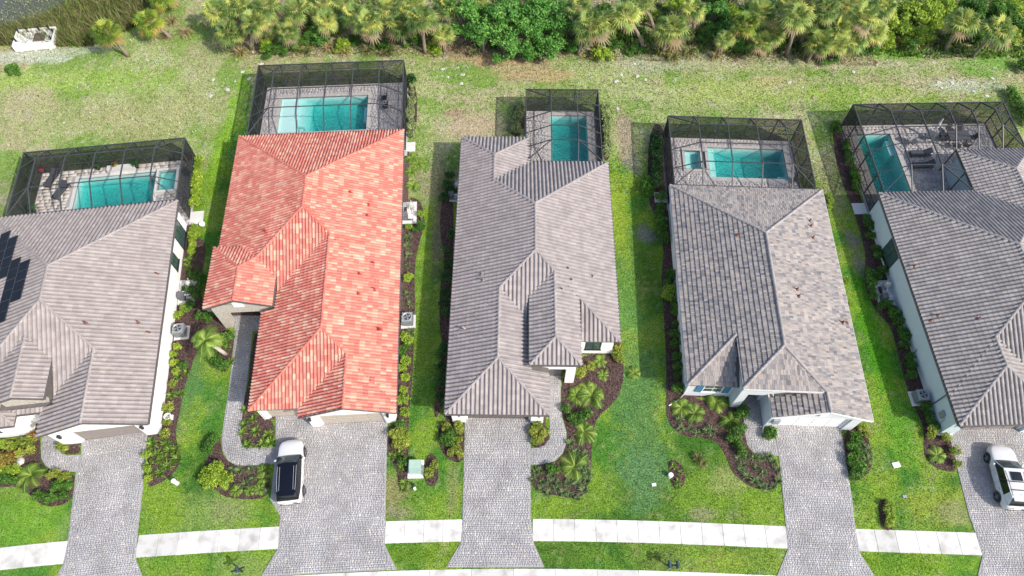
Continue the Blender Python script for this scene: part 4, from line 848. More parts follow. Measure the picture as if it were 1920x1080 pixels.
nd_ = MB().box(.1, 9, -9, .1, -.1, .06).build('pool_deck', M_COPING); nd_.location = (nbx, nby, 0); nd_.rotation_euler = (0, 0, R(8)); struct(nd_)

# ------------------------------------------------------------------ plants
def leaf_mesh(N_, lobes, size, mat_, flat=.35, seed=0, tint=(0, 1)):
    g = np.random.default_rng(seed); L_ = np.array(lobes, float); vol = L_[:, 3]*L_[:, 4]*L_[:, 5]; k = g.choice(len(L_), N_, p=vol**.67/np.sum(vol**.67))
    d = g.normal(size=(N_, 3)); d /= np.linalg.norm(d, axis=1, keepdims=True); d[:, 2] = np.where(d[:, 2] < -.35, -d[:, 2], d[:, 2]); rr = g.random(N_)**.33*.35+.65
    rr = np.where(g.random(N_) < .3, rr*.7, rr)*g.uniform(.8, 1.25, N_)
    c = L_[k, :3]+d*L_[k, 3:6]*rr[:, None]
    nrm = d*.6+g.normal(size=(N_, 3))*.55+np.array([0, 0, flat]); nrm /= np.linalg.norm(nrm, axis=1, keepdims=True)
    t = np.cross(nrm, g.normal(size=(N_, 3))); t /= np.linalg.norm(t, axis=1, keepdims=True); b = np.cross(nrm, t)
    s = size*g.uniform(.6, 1.3, N_)[:, None]
    V = np.stack([c-t*s, c+b*s*.5-nrm*s*.1, c+t*s, c-b*s*.5-nrm*s*.1], 1).reshape(-1, 3); V[:, 2] = np.maximum(V[:, 2], .0)
    F = np.arange(4*N_).reshape(-1, 4)
    lobe_t = g.random(len(L_))
    at = np.repeat(np.clip(.35*lobe_t[k]+.65*g.random(N_), 0, 1)*(tint[1]-tint[0])+tint[0], 4)
    o = npmesh('tmp', V, F, mat_, attr=at); me = o.data; bpy.data.objects.remove(o); return me
def blade_mesh(nb, ln, wd, mat_, up=.6, seed=0, droop=.6):
    g = np.random.default_rng(seed); V = []; F = []; A_ = []
    for k in range(nb):
        az = g.random()*2*math.pi; el = up+g.normal()*.25; l_ = ln*g.uniform(.6, 1.15); d = Vector((math.cos(az)*math.cos(el), math.sin(az)*math.cos(el), math.sin(el))); sd = Vector((-math.sin(az), math.cos(az), 0))*wd/2
        p0 = Vector((g.normal()*.04*ln, g.normal()*.04*ln, 0)); p1 = p0+d*l_*.55; p2 = p1+(d*.45+Vector((0,0,-droop*.45)))*l_; p2.z = max(p2.z, .02)
        o = len(V); V += [p0-sd*.6, p0+sd*.6, p1+sd, p1-sd, p2]; F += [(o, o+1, o+2, o+3), (o+3, o+2, o+4, o+4)]; A_ += [g.random()]*5
    me = bpy.data.meshes.new('clump'); me.from_pydata(V, [], [f if f[2] != f[3] else f[:3] for f in F]); at = me.attributes.new('tint', 'FLOAT', 'POINT'); at.data.foreach_set('value', np.array(A_, np.float32)); me.materials.append(mat_); me.update(); return me
def pinnate_mesh(nf, ln, mat_, seed=0, z0=.0, leaf=.34, nl=22, up=.9):
    g = np.random.default_rng(seed); V = []; F = []; A_ = []
    for k in range(nf):
        az = 2*math.pi*k/nf*1.618*2+g.normal()*.2; el = up*g.uniform(.35, 1.25); l_ = ln*g.uniform(.75, 1.1); h = Vector((math.cos(az), math.sin(az), 0)); tn = g.random(); sd = Vector((-math.sin(az), math.cos(az), 0)); pts = []
        for i in range(nl+1):
            u = i/nl; pts.append(Vector((0,0,z0))+h*l_*(u*math.cos(el)+.0)*1.0+Vector((0,0,1))*l_*(u*math.sin(el)-.75*u*u))
        for i in range(2, nl+1):
            u = i/nl; ll = leaf*(1-.7*abs(u-.45))*ln/1.2; d = (pts[i]-pts[i-1]).normalized()
            for sgn in (-1, 1):
                tip = pts[i]+(sd*sgn*.8+d*.55+Vector((0,0,-.25)))*ll; o = len(V); V += [pts[i]-d*.014*ln, pts[i]+d*.014*ln, tip]; F.append((o, o+1, o+2)); A_ += [tn*.6+.4*g.random()]*3
        for i in range(nl):
            o = len(V); V += [pts[i]-sd*.015, pts[i]+sd*.015, pts[i+1]+sd*.012, pts[i+1]-sd*.012]; F.append((o, o+1, o+2, o+3)); A_ += [.9]*4
    me = bpy.data.meshes.new('fronds'); me.from_pydata(V, [], F); at = me.attributes.new('tint', 'FLOAT', 'POINT'); at.data.foreach_set('value', np.array(A_, np.float32)); me.materials.append(mat_); me.update(); return me
def fan_mesh(nf, pet, rad, mat_, seed=0, dead=.12):
    g = np.random.default_rng(seed); V = []; F = []; A_ = []
    for k in range(nf):
        u = (k+.5)/nf; az = k*2.399+g.normal()*.2; sinel = 1-1.55*u; el = math.asin(max(-.75, min(.97, sinel))); tn = g.uniform(.05, .85)
        isd = u > 1-dead
        if isd: tn = .97
        d = Vector((math.cos(az)*math.cos(el), math.sin(az)*math.cos(el), math.sin(el))); side = Vector((-math.sin(az), math.cos(az), 0)); upv = side.cross(d)*-1
        pl_ = pet*g.uniform(.75, 1.1); c = d*pl_+Vector((0,0,-.12*pl_)); o = len(V); V += [side*-.02, side*.02, c+side*.02, c-side*.02]; F.append((o, o+1, o+2, o+3)); A_ += [.8 if not isd else .97]*4
        ns = 13; rr = rad*g.uniform(.8, 1.1)
        for i in range(ns):
            t = (i/(ns-1)-.5)*4.1; dd = d*math.cos(t)+side*math.sin(t); l_ = rr*(.72+.28*math.cos(t)); fold = upv*(.18*rr*(1-math.cos(t*.8)))
            pr = dd.cross(upv).normalized()*rr*.08; mid = c+dd*l_*.5+fold*.5; tip = c+dd*l_+fold+Vector((0,0,-.38*l_*g.uniform(.6,1.3)))
            o = len(V); V += [c, mid-pr, tip, mid+pr]; F.append((o, o+1, o+2, o+3)); A_ += [min(1, max(0, tn+g.normal()*.08)) if not isd else .95+.05*g.random()]*4
    me = bpy.data.meshes.new('crown'); me.from_pydata(V, [], F); at = me.attributes.new('tint', 'FLOAT', 'POINT'); at.data.foreach_set('value', np.array(A_, np.float32)); me.materials.append(mat_); me.update(); return me
LF_G = leafmat('leaf_green', [(0, s2l((42,78,26))), (.5, s2l((78,122,44))), (1, s2l((116,158,62)))])
LF_L = leafmat('leaf_lime', [(0, s2l((84,120,32))), (.5, s2l((140,170,52))), (1, s2l((188,204,84)))])
LF_D = leafmat('leaf_dark', [(0, s2l((26,56,26))), (.5, s2l((48,88,40))), (1, s2l((84,124,60)))])
LF_C = leafmat('leaf_variegated', [(0, s2l((70,98,50))), (.5, s2l((132,150,96))), (1, s2l((204,210,160)))])
LF_R = leafmat('leaf_red', [(0, s2l((92,84,40))), (.3, s2l((138,60,52))), (.6, s2l((130,130,56))), (1, s2l((186,176,90)))])
LF_Y = leafmat('leaf_yellow', [(0, s2l((80,112,36))), (.5, s2l((140,156,58))), (1, s2l((198,196,100)))])
LF_S = leafmat('leaf_spiky', [(0, s2l((60,84,46))), (.5, s2l((98,122,76))), (1, s2l((150,166,116)))])
LF_SG = leafmat('leaf_spiky_green', [(0, s2l((62,96,34))), (.5, s2l((108,140,50))), (1, s2l((164,184,92)))])
LF_P = leafmat('leaf_palm', [(0, s2l((74,104,50))), (.35, s2l((124,150,84))), (.6, s2l((160,178,102))), (.8, s2l((196,204,112))), (.9, s2l((206,196,96))), (.95, s2l((176,152,112))), (1, s2l((166,150,128)))], trans=.42)
LF_PY = leafmat('leaf_palm_yellow', [(0, s2l((72,104,34))), (.45, s2l((124,150,56))), (.8, s2l((172,180,74))), (.95, s2l((190,166,84))), (1, s2l((170,138,92)))])
LF_T = leafmat('leaf_tree', [(0, s2l((48,96,36))), (.5, s2l((88,144,58))), (1, s2l((140,186,92)))])
LF_TAN = leafmat('leaf_dry', [(0, s2l((120,110,70))), (.5, s2l((164,150,104))), (1, s2l((196,180,140)))])
LF_REED = leafmat('leaf_reed', [(0, s2l((62,84,34))), (.5, s2l((104,120,56))), (.8, s2l((150,140,96))), (1, s2l((176,160,124)))])
def lobes(n, r, h, seed):
    g = np.random.default_rng(seed); out = [(0, 0, h*.45, r*.75, r*.75, h*.5)]
    for k in range(n):
        a = 2*math.pi*k/n+g.normal()*.3; q = r*g.uniform(.4, .65); out.append((math.cos(a)*q, math.sin(a)*q, h*g.uniform(.3, .7), r*g.uniform(.3, .5), r*g.uniform(.3, .5), h*g.uniform(.28, .42)))
    return out
def tuft(n, r, h, seed):
    g = np.random.default_rng(seed); out = []
    for k in range(n):
        d = g.normal(size=3); d /= np.linalg.norm(d); d[2] = abs(d[2]); q = g.uniform(.45, .95); a = r*g.uniform(.2, .34)
        out.append((d[0]*q*r, d[1]*q*r, .12*h+d[2]*q*h*.85, a, a*g.uniform(.7, 1.2), a*g.uniform(.5, .8)))
    return out
SHR = {}
for nm, mt in (('green', LF_G), ('lime', LF_L), ('dark', LF_D), ('pale', LF_C), ('red', LF_R), ('yellow', LF_Y)):
    SHR[nm] = [leaf_mesh(420, lobes(6, .5, .75, 11*k+len(nm)), .075, mt, seed=k+len(nm)*7) for k in range(3)]
SHR['spike'] = [blade_mesh(46, .55, .045, LF_S, .75, k) for k in range(3)]; SHR['spikeg'] = [blade_mesh(46, .55, .05, LF_SG, .7, 5+k) for k in range(3)]
SHR['bigspike'] = [blade_mesh(70, 1.1, .06, LF_SG, .75, 15+k) for k in range(2)]; SHR['tan'] = [blade_mesh(110, 1.15, .05, LF_TAN, .8, 25+k, .9) for k in range(2)]; SHR['drygreen'] = [blade_mesh(90, 1.1, .06, LF_REED, .85, 35+k, .8) for k in range(2)]
SHR['palm'] = [pinnate_mesh(17, 1.0, LF_SG, 41+k) for k in range(3)]; SHR['palmy'] = [pinnate_mesh(18, 1.0, LF_SG, 51+k) for k in range(2)]; SHR['fern'] = [pinnate_mesh(18, .6, LF_G, 61+k, leaf=.2) for k in range(2)]
def plant(kind, X, Y, s, name, label, cat, group, z=.02, hs=1.0):
    me = random.choice(SHR[kind]); o = obj(name, me); o.location = (X, Y, z); o.rotation_euler = (0, 0, random.random()*6.28); s *= 1.0 if kind in ('palm', 'palmy') else 1.1; o.scale = (s, s, s*hs)
    return tag(o, label, cat, group)
KW = {'green': ('leafy_shrub', 'green leafy shrub', 'shrub'), 'lime': ('lime_shrub', 'lime green shrub', 'shrub'), 'dark': ('dark_shrub', 'dark green shrub', 'shrub'), 'pale': ('pale_shrub', 'pale variegated shrub', 'shrub'), 'red': ('red_shrub', 'red-yellow shrub', 'shrub'), 'yellow': ('yellow_shrub', 'yellow-leaved shrub', 'shrub'),
      'spike': ('spiky_clump', 'grey-green spiky clump', 'plant'), 'spikeg': ('spiky_clump', 'green spiky clump', 'plant'), 'bigspike': ('spiky_plant', 'large spiky green plant', 'plant'), 'tan': ('dry_grass_clump', 'dry tan grass clump', 'grass clump'), 'drygreen': ('grass_clump', 'olive grass clump', 'grass clump'),
      'palm': ('small_palm', 'feathery green palm', 'palm'), 'palmy': ('small_palm', 'small lime palm', 'palm'), 'fern': ('fern', 'low green fern', 'plant')}
ROWS = {}
def row(where, kind, pts, s, jit=.08, frm='from the street'):
    """pts already ordered; the label carries the place in the row"""
    for (X, Y) in pts: ROWS.setdefault((where, kind, frm), []).append((X+random.gauss(0, jit), Y+random.gauss(0, jit), s*random.uniform(.82, 1.18)))
def plant_rows():
    for (where, kind, frm), lst in ROWS.items():
        nm, lk, cat = KW[kind]; lst.sort(key=lambda q: q[1] if 'street' in frm else q[0])
        for k, (X, Y, s) in enumerate(lst): plant(kind, X, Y, s, nm, f'{ordn(k)} {lk} {frm} in {where}' if len(lst) > 1 else f'the only {lk} in {where}', cat, f'{lk}s in {where}' if len(lst) > 1 else None)
def line(a, b, n): a = P(*a); b = P(*b); return [(a[0]+(b[0]-a[0])*(k+.5)/n, a[1]+(b[1]-a[1])*(k+.5)/n) for k in range(n)]
def cp(ox, oy, pts): return CR(ox, oy, pts)
# H1
row('the hedge beside the left pool cage', 'lime', line((368,392),(377,300),11), .95)
w_ = 'the solar-panel house\'s right bed'
row(w_, 'lime', line((362,480),(366,428),7), .85); row(w_, 'green', cp(0,360,[(1040,980),(1080,480),(1120,470),(1125,540),(1110,600),(1080,560),(1130,500),(1070,650)]), .9); row(w_, 'lime', cp(0,360,[(985,960),(985,920),(1000,880),(1020,690),(1035,660),(1000,1020)]), .8)
row(w_, 'spikeg', cp(0,360,[(965,1150),(1010,1130),(1060,1010),(1070,380),(1080,340),(1065,420),(1000,1040)]), 1.0); row(w_, 'yellow', cp(0,720,[(945,215),(960,145),(940,285),(975,5)]), .8)
w_ = 'the bed right of the leftmost driveway'
row(w_, 'spikeg', cp(0,720,[(845,510),(900,500),(940,465),(920,420),(960,380),(900,440),(985,370),(850,450),(880,395),(1000,420),(935,345),(855,350)]), 1.15); row(w_, 'lime', cp(0,720,[(840,400),(850,480),(845,535)]), .7)
w_ = 'the front bed of the solar-panel house'
row(w_, 'red', cp(0,720,[(20,410),(55,420),(35,450),(85,430),(15,460),(75,395),(5,500),(205,300)]), .9); row(w_, 'yellow', cp(0,720,[(60,345),(90,350),(130,345),(165,350),(200,320),(150,395),(185,380),(300,520),(330,510),(370,530),(395,520)]), .75); row(w_, 'green', cp(0,720,[(30,540),(60,545),(90,545),(240,640),(280,650),(330,640),(360,635),(385,580),(350,575),(310,590)]), .8)
row(w_, 'palmy', cp(0,720,[(180,520)]), 1.7); row(w_, 'lime', cp(0,720,[(20,490),(60,495),(100,490),(30,360)]), .8)
row('the tiny bed beside the leftmost garage door', 'yellow', cp(0,720,[(350,355),(372,372)]), .7)
# H2
w_ = 'the bed inside the curved walk'
row(w_, 'spikeg', cp(360,720,[(300,220),(360,205),(360,260),(430,280),(325,325),(395,325),(290,280),(440,330),(300,150),(350,90),(345,20)]), 1.1)
w_ = 'the bed in front of the curved walk'
row(w_, 'lime', cp(360,720,[(100,500),(150,500),(120,540),(180,520),(150,560),(190,580),(100,570),(210,540),(80,540)]), .95); row(w_, 'palmy', cp(360,720,[(255,590),(320,600),(380,590),(405,530),(395,480)]), .85); row(w_, 'spike', cp(360,720,[(330,480),(280,490),(300,560),(350,530),(420,610),(220,490)]), .9); row(w_, 'green', cp(360,720,[(110,340),(130,320),(100,370)]), .8)
row('the bed beside the leaning feathery palm', 'green', cp(360,360,[(210,830),(180,850),(150,960),(180,980),(120,930),(60,700),(100,720)]), 1.0); row('the bed beside the leaning feathery palm', 'spikeg', cp(360,360,[(200,880),(170,1000),(225,950),(130,900)]), 1.0)
w_ = 'the coral-roofed house\'s right bed'
row(w_, 'lime', cp(360,360,[(1195,1060),(1180,1120),(1200,1180),(1190,1000),(1205,960),(1215,850),(1190,830),(1220,480),(1210,495),(1195,1250),(1185,1400),(1225,215),(1290,130)]), .85); row(w_, 'spike', cp(360,360,[(1210,260),(1215,310),(1210,360),(1215,420),(1215,640),(1210,575),(1235,790),(1285,170)]), 1.0); row(w_, 'green', cp(360,360,[(1190,900),(1220,875),(1290,200),(1265,220),(1190,1520),(1180,1320)]), .85)
row(w_, 'yellow', cp(360,720,[(1140,290),(1170,300),(1200,290),(1150,340),(1185,335),(1165,270)]), .9); row(w_, 'spikeg', cp(360,720,[(1125,405),(1150,420),(1180,470),(1180,380),(1190,560),(1185,590)]), .8)
w_ = 'the bed by the white step'
row(w_, 'palmy', cp(360,0,[(1235,890),(1245,1050)]), 1.25); row(w_, 'palm', cp(360,0,[(1260,920),(1230,970)]), 1.0)
row('the coral-roofed house\'s cage hedge', 'pale', cp(360,0,[(1232,760),(1230,735),(1235,710),(1232,685),(1236,660),(1234,635),(1238,605),(1240,580),(1242,530),(1245,500)]), .8); row('the coral-roofed house\'s cage hedge', 'dark', cp(360,0,[(1235,475),(1215,455),(1240,450)]), 1.0)
row('the small bed beside the green utility box', 'yellow', cp(360,720,[(1350,510),(1360,460)]), .8)
# H3
w_ = 'the bed left of the middle driveway'
row(w_, 'yellow', cp(800,720,[(160,390),(185,400),(140,385),(180,350),(175,320),(190,260),(120,240),(105,255),(180,245)]), .7); row(w_, 'green', cp(800,720,[(110,320),(130,340),(100,310),(135,300)]), .85)
row('the bed between the middle driveway and walk', 'yellow', cp(800,720,[(640,320),(620,330),(600,250),(625,240),(660,280),(640,260),(605,290)]), .7)
w_ = 'the large bed right of the middle walk'
row(w_, 'spike', cp(800,720,[(610,560),(640,590),(680,600),(720,595),(760,610),(800,625),(840,630),(880,600),(900,560),(905,510),(900,450),(890,400),(860,420),(840,380),(830,340),(620,500),(660,490),(700,500),(870,520),(850,570),(790,560),(740,560),(880,480),(815,400),(690,560),(650,545)]), .95, .12)
row(w_, 'green', cp(800,720,[(790,150),(820,190),(850,190),(870,200),(840,220),(815,210),(900,180),(700,480),(740,470)]), .8); row(w_, 'palmy', cp(800,720,[(940,70),(880,270),(830,470)]), 1.75); row(w_, 'palm', cp(800,720,[(850,60),(900,30)]), 1.5)
row(w_, 'yellow', cp(800,360,[(920,980),(880,1020),(870,1000),(860,1040),(1085,950),(1075,890),(1060,930)]), .9); row(w_, 'palmy', cp(800,360,[(970,950),(1000,1030),(1160,1030)]), 1.1); row(w_, 'red', cp(800,360,[(1080,880),(1075,905)]), .6)
w_ = 'the shaded bed left of the middle house'
row(w_, 'dark', cp(800,360,[(100,1180),(95,1080),(90,1000),(100,920),(105,870),(110,690),(100,640),(110,580),(115,500),(120,420),(115,340),(130,250),(140,10),(115,-20),(125,-70),(110,50)]), 1.0)
row('the hedge left of the narrow pool cage', 'pale', cp(800,0,[(510,750),(512,720),(510,690),(515,660),(520,630),(530,605),(495,740),(495,700)]), 1.0)
row('the hedge right of the narrow pool cage', 'pale', cp(800,0,[(1010,880),(1015,850),(1012,820),(1015,790),(1010,760),(1012,730),(1008,700),(1010,670),(1000,640),(995,615)]), .95)
# H4
w_ = 'the front bed of the slate-roofed house'
row(w_, 'palmy', cp(1180,720,[(290,130),(380,170),(480,115),(560,210)]), 1.35); row(w_, 'green', cp(1180,720,[(590,320),(620,380),(560,310),(610,350),(620,180),(630,240),(600,260),(270,30),(640,160)]), .9)
row(w_, 'spike', cp(1180,720,[(260,220),(300,260),(330,255),(380,270),(430,270),(460,280),(450,250),(610,420),(640,450),(620,480),(660,410),(700,420),(740,430),(780,420),(820,500),(830,550),(790,570),(750,580),(710,550),(680,530),(640,520),(760,500),(700,480),(745,540),(800,450)]), .95, .12)
row('the round bed beside the white garage door', 'green', cp(1180,720,[(775,290),(795,285),(785,275)]), .9)
w_ = 'the bed right of the white garage driveway'
row(w_, 'green', cp(1180,720,[(1245,310),(1280,330),(1240,360),(1260,410),(1240,430),(1250,470),(1270,450),(1300,470),(1255,520),(1280,490)]), .95); row(w_, 'spike', cp(1180,720,[(1310,350),(1340,380),(1330,430),(1290,390),(1345,410),(1320,480)]), .9); row(w_, 'yellow', cp(1180,720,[(1310,260),(1325,290),(1290,265)]), .8)
w_ = 'the slate-roofed house\'s left hedge'
row(w_, 'green', cp(1180,360,[(265,1040),(270,985),(262,930),(258,870),(252,810),(245,745),(250,690),(245,640)]), .85); row(w_, 'lime', cp(1180,360,[(220,600),(205,590),(225,570),(210,560)]), 1.0); row(w_, 'green', cp(1180,360,[(215,520),(225,480),(195,270),(170,240),(185,210),(170,175),(160,130),(170,80),(180,40),(110,20),(85,-10),(100,-40)]), 1.05)
row('the slate-roofed house\'s cage hedge', 'dark', cp(1180,0,[(140,1050),(145,1020),(140,990),(150,960),(145,930),(150,900),(145,870),(150,840),(148,810),(145,780)]), 1.15)
row('the left island bed by the kerb lawn', 'spikeg', cp(1180,720,[(240,455),(270,560),(290,500),(265,575)]), .7)
row('the twiggy patch left of the white garage', 'drygreen', cp(1180,720,[(390,430),(410,450)]), .6)
row('the right island bed by the sidewalk', 'lime', cp(1440,720,[(660,720),(670,690),(675,750),(665,790)]), .6)
# H5
w_ = 'the right-edge house\'s left bed'
row(w_, 'green', cp(1440,360,[(920,1320),(900,1300),(890,1260),(880,1220),(800,1040),(790,990),(780,930),(760,870),(755,830),(750,790),(720,730),(725,700),(700,700),(690,670),(660,640),(630,640),(580,590),(590,560),(575,520),(600,480),(640,450),(570,470),(620,370),(600,340),(560,200),(570,260),(545,160)]), .95)
row(w_, 'yellow', cp(1440,720,[(1000,310),(1040,390),(1040,450),(900,290),(910,270)]), .8); row(w_, 'palmy', cp(1440,720,[(950,400)]), 1.3)
row('the bed left of the right-edge pool cage', 'green', cp(1440,0,[(485,1040),(480,1000),(475,970),(445,920),(440,880),(430,850),(425,825),(385,745),(375,720),(490,1070)]), .95)
row('the hedge by the cut-off cage', 'green', cp(1440,0,[(1440,700),(1420,660),(1400,620),(1380,590),(1360,560),(1350,530),(1420,640),(1430,400),(1420,380)]), 1.3)
row('the grass beside the slate-roofed house', 'lime', cp(1440,360,[(345,60),(340,30),(335,90),(440,510),(460,640)]), .6)

# feathery palm leaning over the lawn beside the curved walk
def trunkmesh(pts, r0, r1, mat_, parent, name='trunk'):
    n = len(pts); return MB().tube(pts, [r0+(r1-r0)*k/(n-1)+(.02 if k == 0 else 0) for k in range(n)], 9).build(name, mat_, parent, smooth=True)
def feather_palm(bpx, cpx, h, s, label):
    b = P(*bpx); c = P(*cpx, h); t = thing('feather_palm', label, 'palm', (*b, 0)); v = Vector((c[0]-b[0], c[1]-b[1], h))
    trunkmesh([v*k/6+Vector((0,0,.25*math.sin(math.pi*k/6))) for k in range(7)], .17, .12, plain('pale_trunk', s2l((186,176,160)), .9, .2, 6, bump=.4), t)
    me = pinnate_mesh(18, 1.8, LF_SG, 99, leaf=.42, nl=26); o = obj('crown', me, t); o.location = v; o.scale = (s, s, s)
feather_palm((423,664), (385,640), 2.6, 1.0, 'leaning feathery palm with pale trunk beside the curved paver walk')

# ------------------------------------------------------------------ trees behind the lots
FANS = [fan_mesh(32, .95, .95, LF_P, k, .2) for k in range(5)]; FANSY = [fan_mesh(30, .95, .95, LF_PY, 20+k, .2) for k in range(2)]
M_PT = plain('palm_trunk', s2l((130,116,104)), .95, .3, 5, bump=.8, bscale=18)
def fan_palm(b, c, label, s=1.0, yellow=False, h=None):
    bx, by = P(*b)
    if h is None:
        y0 = P(*c)[1]; h = max(2.2, min(6.0, CAM_H*(1-by/y0)))
    cx_, cy_ = P(*c, h); t = thing('fan_palm', label, 'palm', (bx, by, 0), 0, 'fan palms along the back of the lots'); v = Vector((cx_-bx, cy_-by, h))
    if v.xy.length > .7*h: v.xy *= .7*h/v.xy.length
    trunkmesh([v*k/6+Vector((v.x, v.y, 0))*(-.12*math.sin(math.pi*k/6)) for k in range(7)], .2, .15, M_PT, t)
    o = obj('crown', random.choice(FANSY if yellow else FANS), t); o.location = v; o.rotation_euler = (random.gauss(0, .12), random.gauss(0, .12), random.random()*6.28); o.scale = (s, s, s*.95)
PALMS = [((240,105),(200,60),1.0,1),((322,72),(280,42),1.0,1),((334,10),(288,8),.95,1),((442,96),(428,62),1.0,0),((470,92),(478,42),1.05,0),((488,70),(515,48),1.0,0),((520,72),(500,12),1.05,0),((552,60),(556,18),1.05,0),((585,50),(600,8),1.0,0),((650,40),(640,2),1.0,0),
 ((700,88),(690,42),1.05,0),((722,62),(728,14),1.05,0),((760,88),(750,48),1.0,0),((797,100),(790,34),1.1,0),((833,96),(832,62),.8,0),((845,60),(838,12),1.0,0),((1083,102),(1108,48),1.25,0),((1070,70),(1085,14),1.0,0),((1206,92),(1172,28),1.05,0),((1242,100),(1258,54),1.2,0),((1225,52),(1200,5),1.0,0),((1402,96),(1398,46),.95,1),((1428,80),(1430,22),1.05,0),((1450,92),(1450,62),.9,0),((1474,106),(1494,30),1.1,0),((1512,116),(1538,80),1.05,0),((1552,82),(1545,18),1.05,0),((1580,96),(1572,52),1.05,0),((1606,98),(1600,76),.95,0),((1622,92),(1618,30),1.1,0),((1648,92),(1640,60),.9,0),((1770,94),(1806,40),1.1,0),((1822,107),(1872,56),1.15,0),((1590,40),(1590,5),1.0,0),((1480,30),(1480,4),.9,0),((410,70),(405,22),1.0,0),((452,60),(448,10),1.0,0),((535,95),(540,60),.8,0),((610,75),(612,38),.9,0),((668,75),(665,28),1.0,0),((770,58),(772,8),1.0,0),((1130,90),(1135,42),.9,0),((1300,60),(1300,18),.9,0),((1425,105),(1428,78),.85,0),((1500,82),(1510,42),1.0,0),((1560,108),(1568,84),.85,0),((1660,60),(1655,12),1.0,0),((1350,100),(1360,72),.7,0),((900,40),(895,-4),1.0,0)]
PALMS.sort(key=lambda q: q[1][0])
for k, (b, c, s, y) in enumerate(PALMS): fan_palm(b, c, f'{ordn(k)} fan palm from the left in the strip behind the lots', s, bool(y))
TREES = [leaf_mesh(2600, tuft(26, 1.15, 1.3, 200+k), .085, LF_T, seed=70+k) for k in range(3)]; TREEL = [leaf_mesh(2200, tuft(22, 1.1, 1.0, 230+k), .085, LF_L, seed=80+k) for k in range(2)]; TREED = [leaf_mesh(2200, tuft(22, 1.1, 1.0, 240+k), .085, LF_G, seed=90+k) for k in range(2)]
def tree(c, r, zc_, label, kind, name='leafy_tree', cat='tree'):
    X, Y = P(*c, zc_); t = thing(name, label, cat, (X, Y, 0), 0, f'{cat}s behind the lots'); zb = max(.05, zc_-r*.6)
    for k in range(4):
        a = k*1.57+random.random(); MB().tube([(0,0,0), (.05*math.cos(a), .05*math.sin(a), zb*.6), (r*.4*math.cos(a), r*.4*math.sin(a), zc_)], [.13, .1, .03], 6).build('trunk' if k == 0 else 'limb', M_BARK, t)
    o = obj('crown', random.choice(kind), t); o.location = (0, 0, zb-.1); o.scale = (r, r, r*.95); o.rotation_euler = (0, 0, random.random()*6.28)
TL = [(868,22,2.0,3.2,0),(905,66,1.7,2.4,0),(938,28,2.2,3.4,0),(948,84,1.6,1.9,0),(985,48,2.0,2.8,0),(1005,12,2.2,3.2,0),(1035,84,1.5,1.8,0),(1050,40,1.7,2.6,0),(990,92,1.2,1.4,0),(1150,80,1.1,1.1,2),(1140,20,1.4,1.8,2),(1343,22,1.5,1.6,0),(512,88,1.2,1.1,2),(598,62,1.2,1.1,0),(640,78,1.0,.9,1),(578,66,1.0,.9,2),(1395,82,1.1,1.1,0),(1270,5,1.3,1.6,1),
      (1650,22,1.8,1.5,1),(1690,48,1.7,1.3,1),(1735,20,2.0,1.5,1),(1730,58,1.4,1.1,1),(1770,8,1.7,1.4,1),(1840,10,1.7,1.6,2),(1885,18,1.8,1.6,2),(1915,45,1.5,1.3,2),(1665,72,1.0,.8,1),(1610,6,1.5,1.4,1),(1345,-12,1.4,1.4,0),(300,-2,1.2,1.0,1),(22,126,.95,.55,2)]
for x, y in [(415,30),(455,12),(495,78),(540,78),(575,35),(620,45),(665,70),(675,20),(715,82),(770,70),(775,12),(812,82),(815,35),(1075,85),(1125,62),(1130,95),(1185,55),(1190,88),(1220,25),(1280,30),(1300,10),(1325,60),(1365,55),(1375,20),(1420,62),(1462,70),(1515,50),(1525,15),(1555,60),(1560,95),(1590,72),(1635,88),(1705,12),(1715,78),(1760,38),(1790,62),(1810,15),(1830,62),(1860,25),(1905,8),(1900,60),(1670,35),(1445,8),(1410,8),(1060,12),(1095,70)]:
    right = x > 1590; TL.append((x, y, random.uniform(.75, 1.35), random.uniform(.6, 1.3), (1 if random.random() < .7 else 2) if right else random.choice((0, 0, 2, 2, 1))))
TL.sort(); cnt = {}
for (x, y, r, z_, kd) in TL:
    k = cnt.get(z_ > 2, 0); cnt[z_ > 2] = k+(x != 22)
    if x == 22: lab = 'lone round green bush on the rough grass at the far left'
    else: lab = f'{ordn(k)} leafy {"tree" if z_ > 2 else "bush"} from the left in the strip behind the lots'
    tree((x, y), r, z_, lab, [TREES, TREEL, TREED][kd], 'leafy_tree' if z_ > 2 else 'leafy_bush', 'tree' if z_ > 2 else 'bush')
w_ = 'the strip behind the lots'
row(w_, 'drygreen', [P(*p) for p in [(555,92),(580,100),(690,100),(720,105),(740,98),(960,108),(1000,112),(1120,108),(1240,100),(1265,104),(1296,100),(1310,62),(1340,92),(1290,85),(1375,100),(1430,100),(1690,84),(1720,80),(1745,82),(1760,76),(890,110),(640,96)]], 1.0, .3, 'from the left')
row(w_, 'tan', [P(*p) for p in [(330,40),(310,70),(350,60),(1680,82),(1705,88),(1735,78),(1780,70),(1890,85),(1905,70),(460,100),(620,92),(660,100),(1350,105),(1260,88)]], 1.0, .3, 'from the left')

plant_rows()
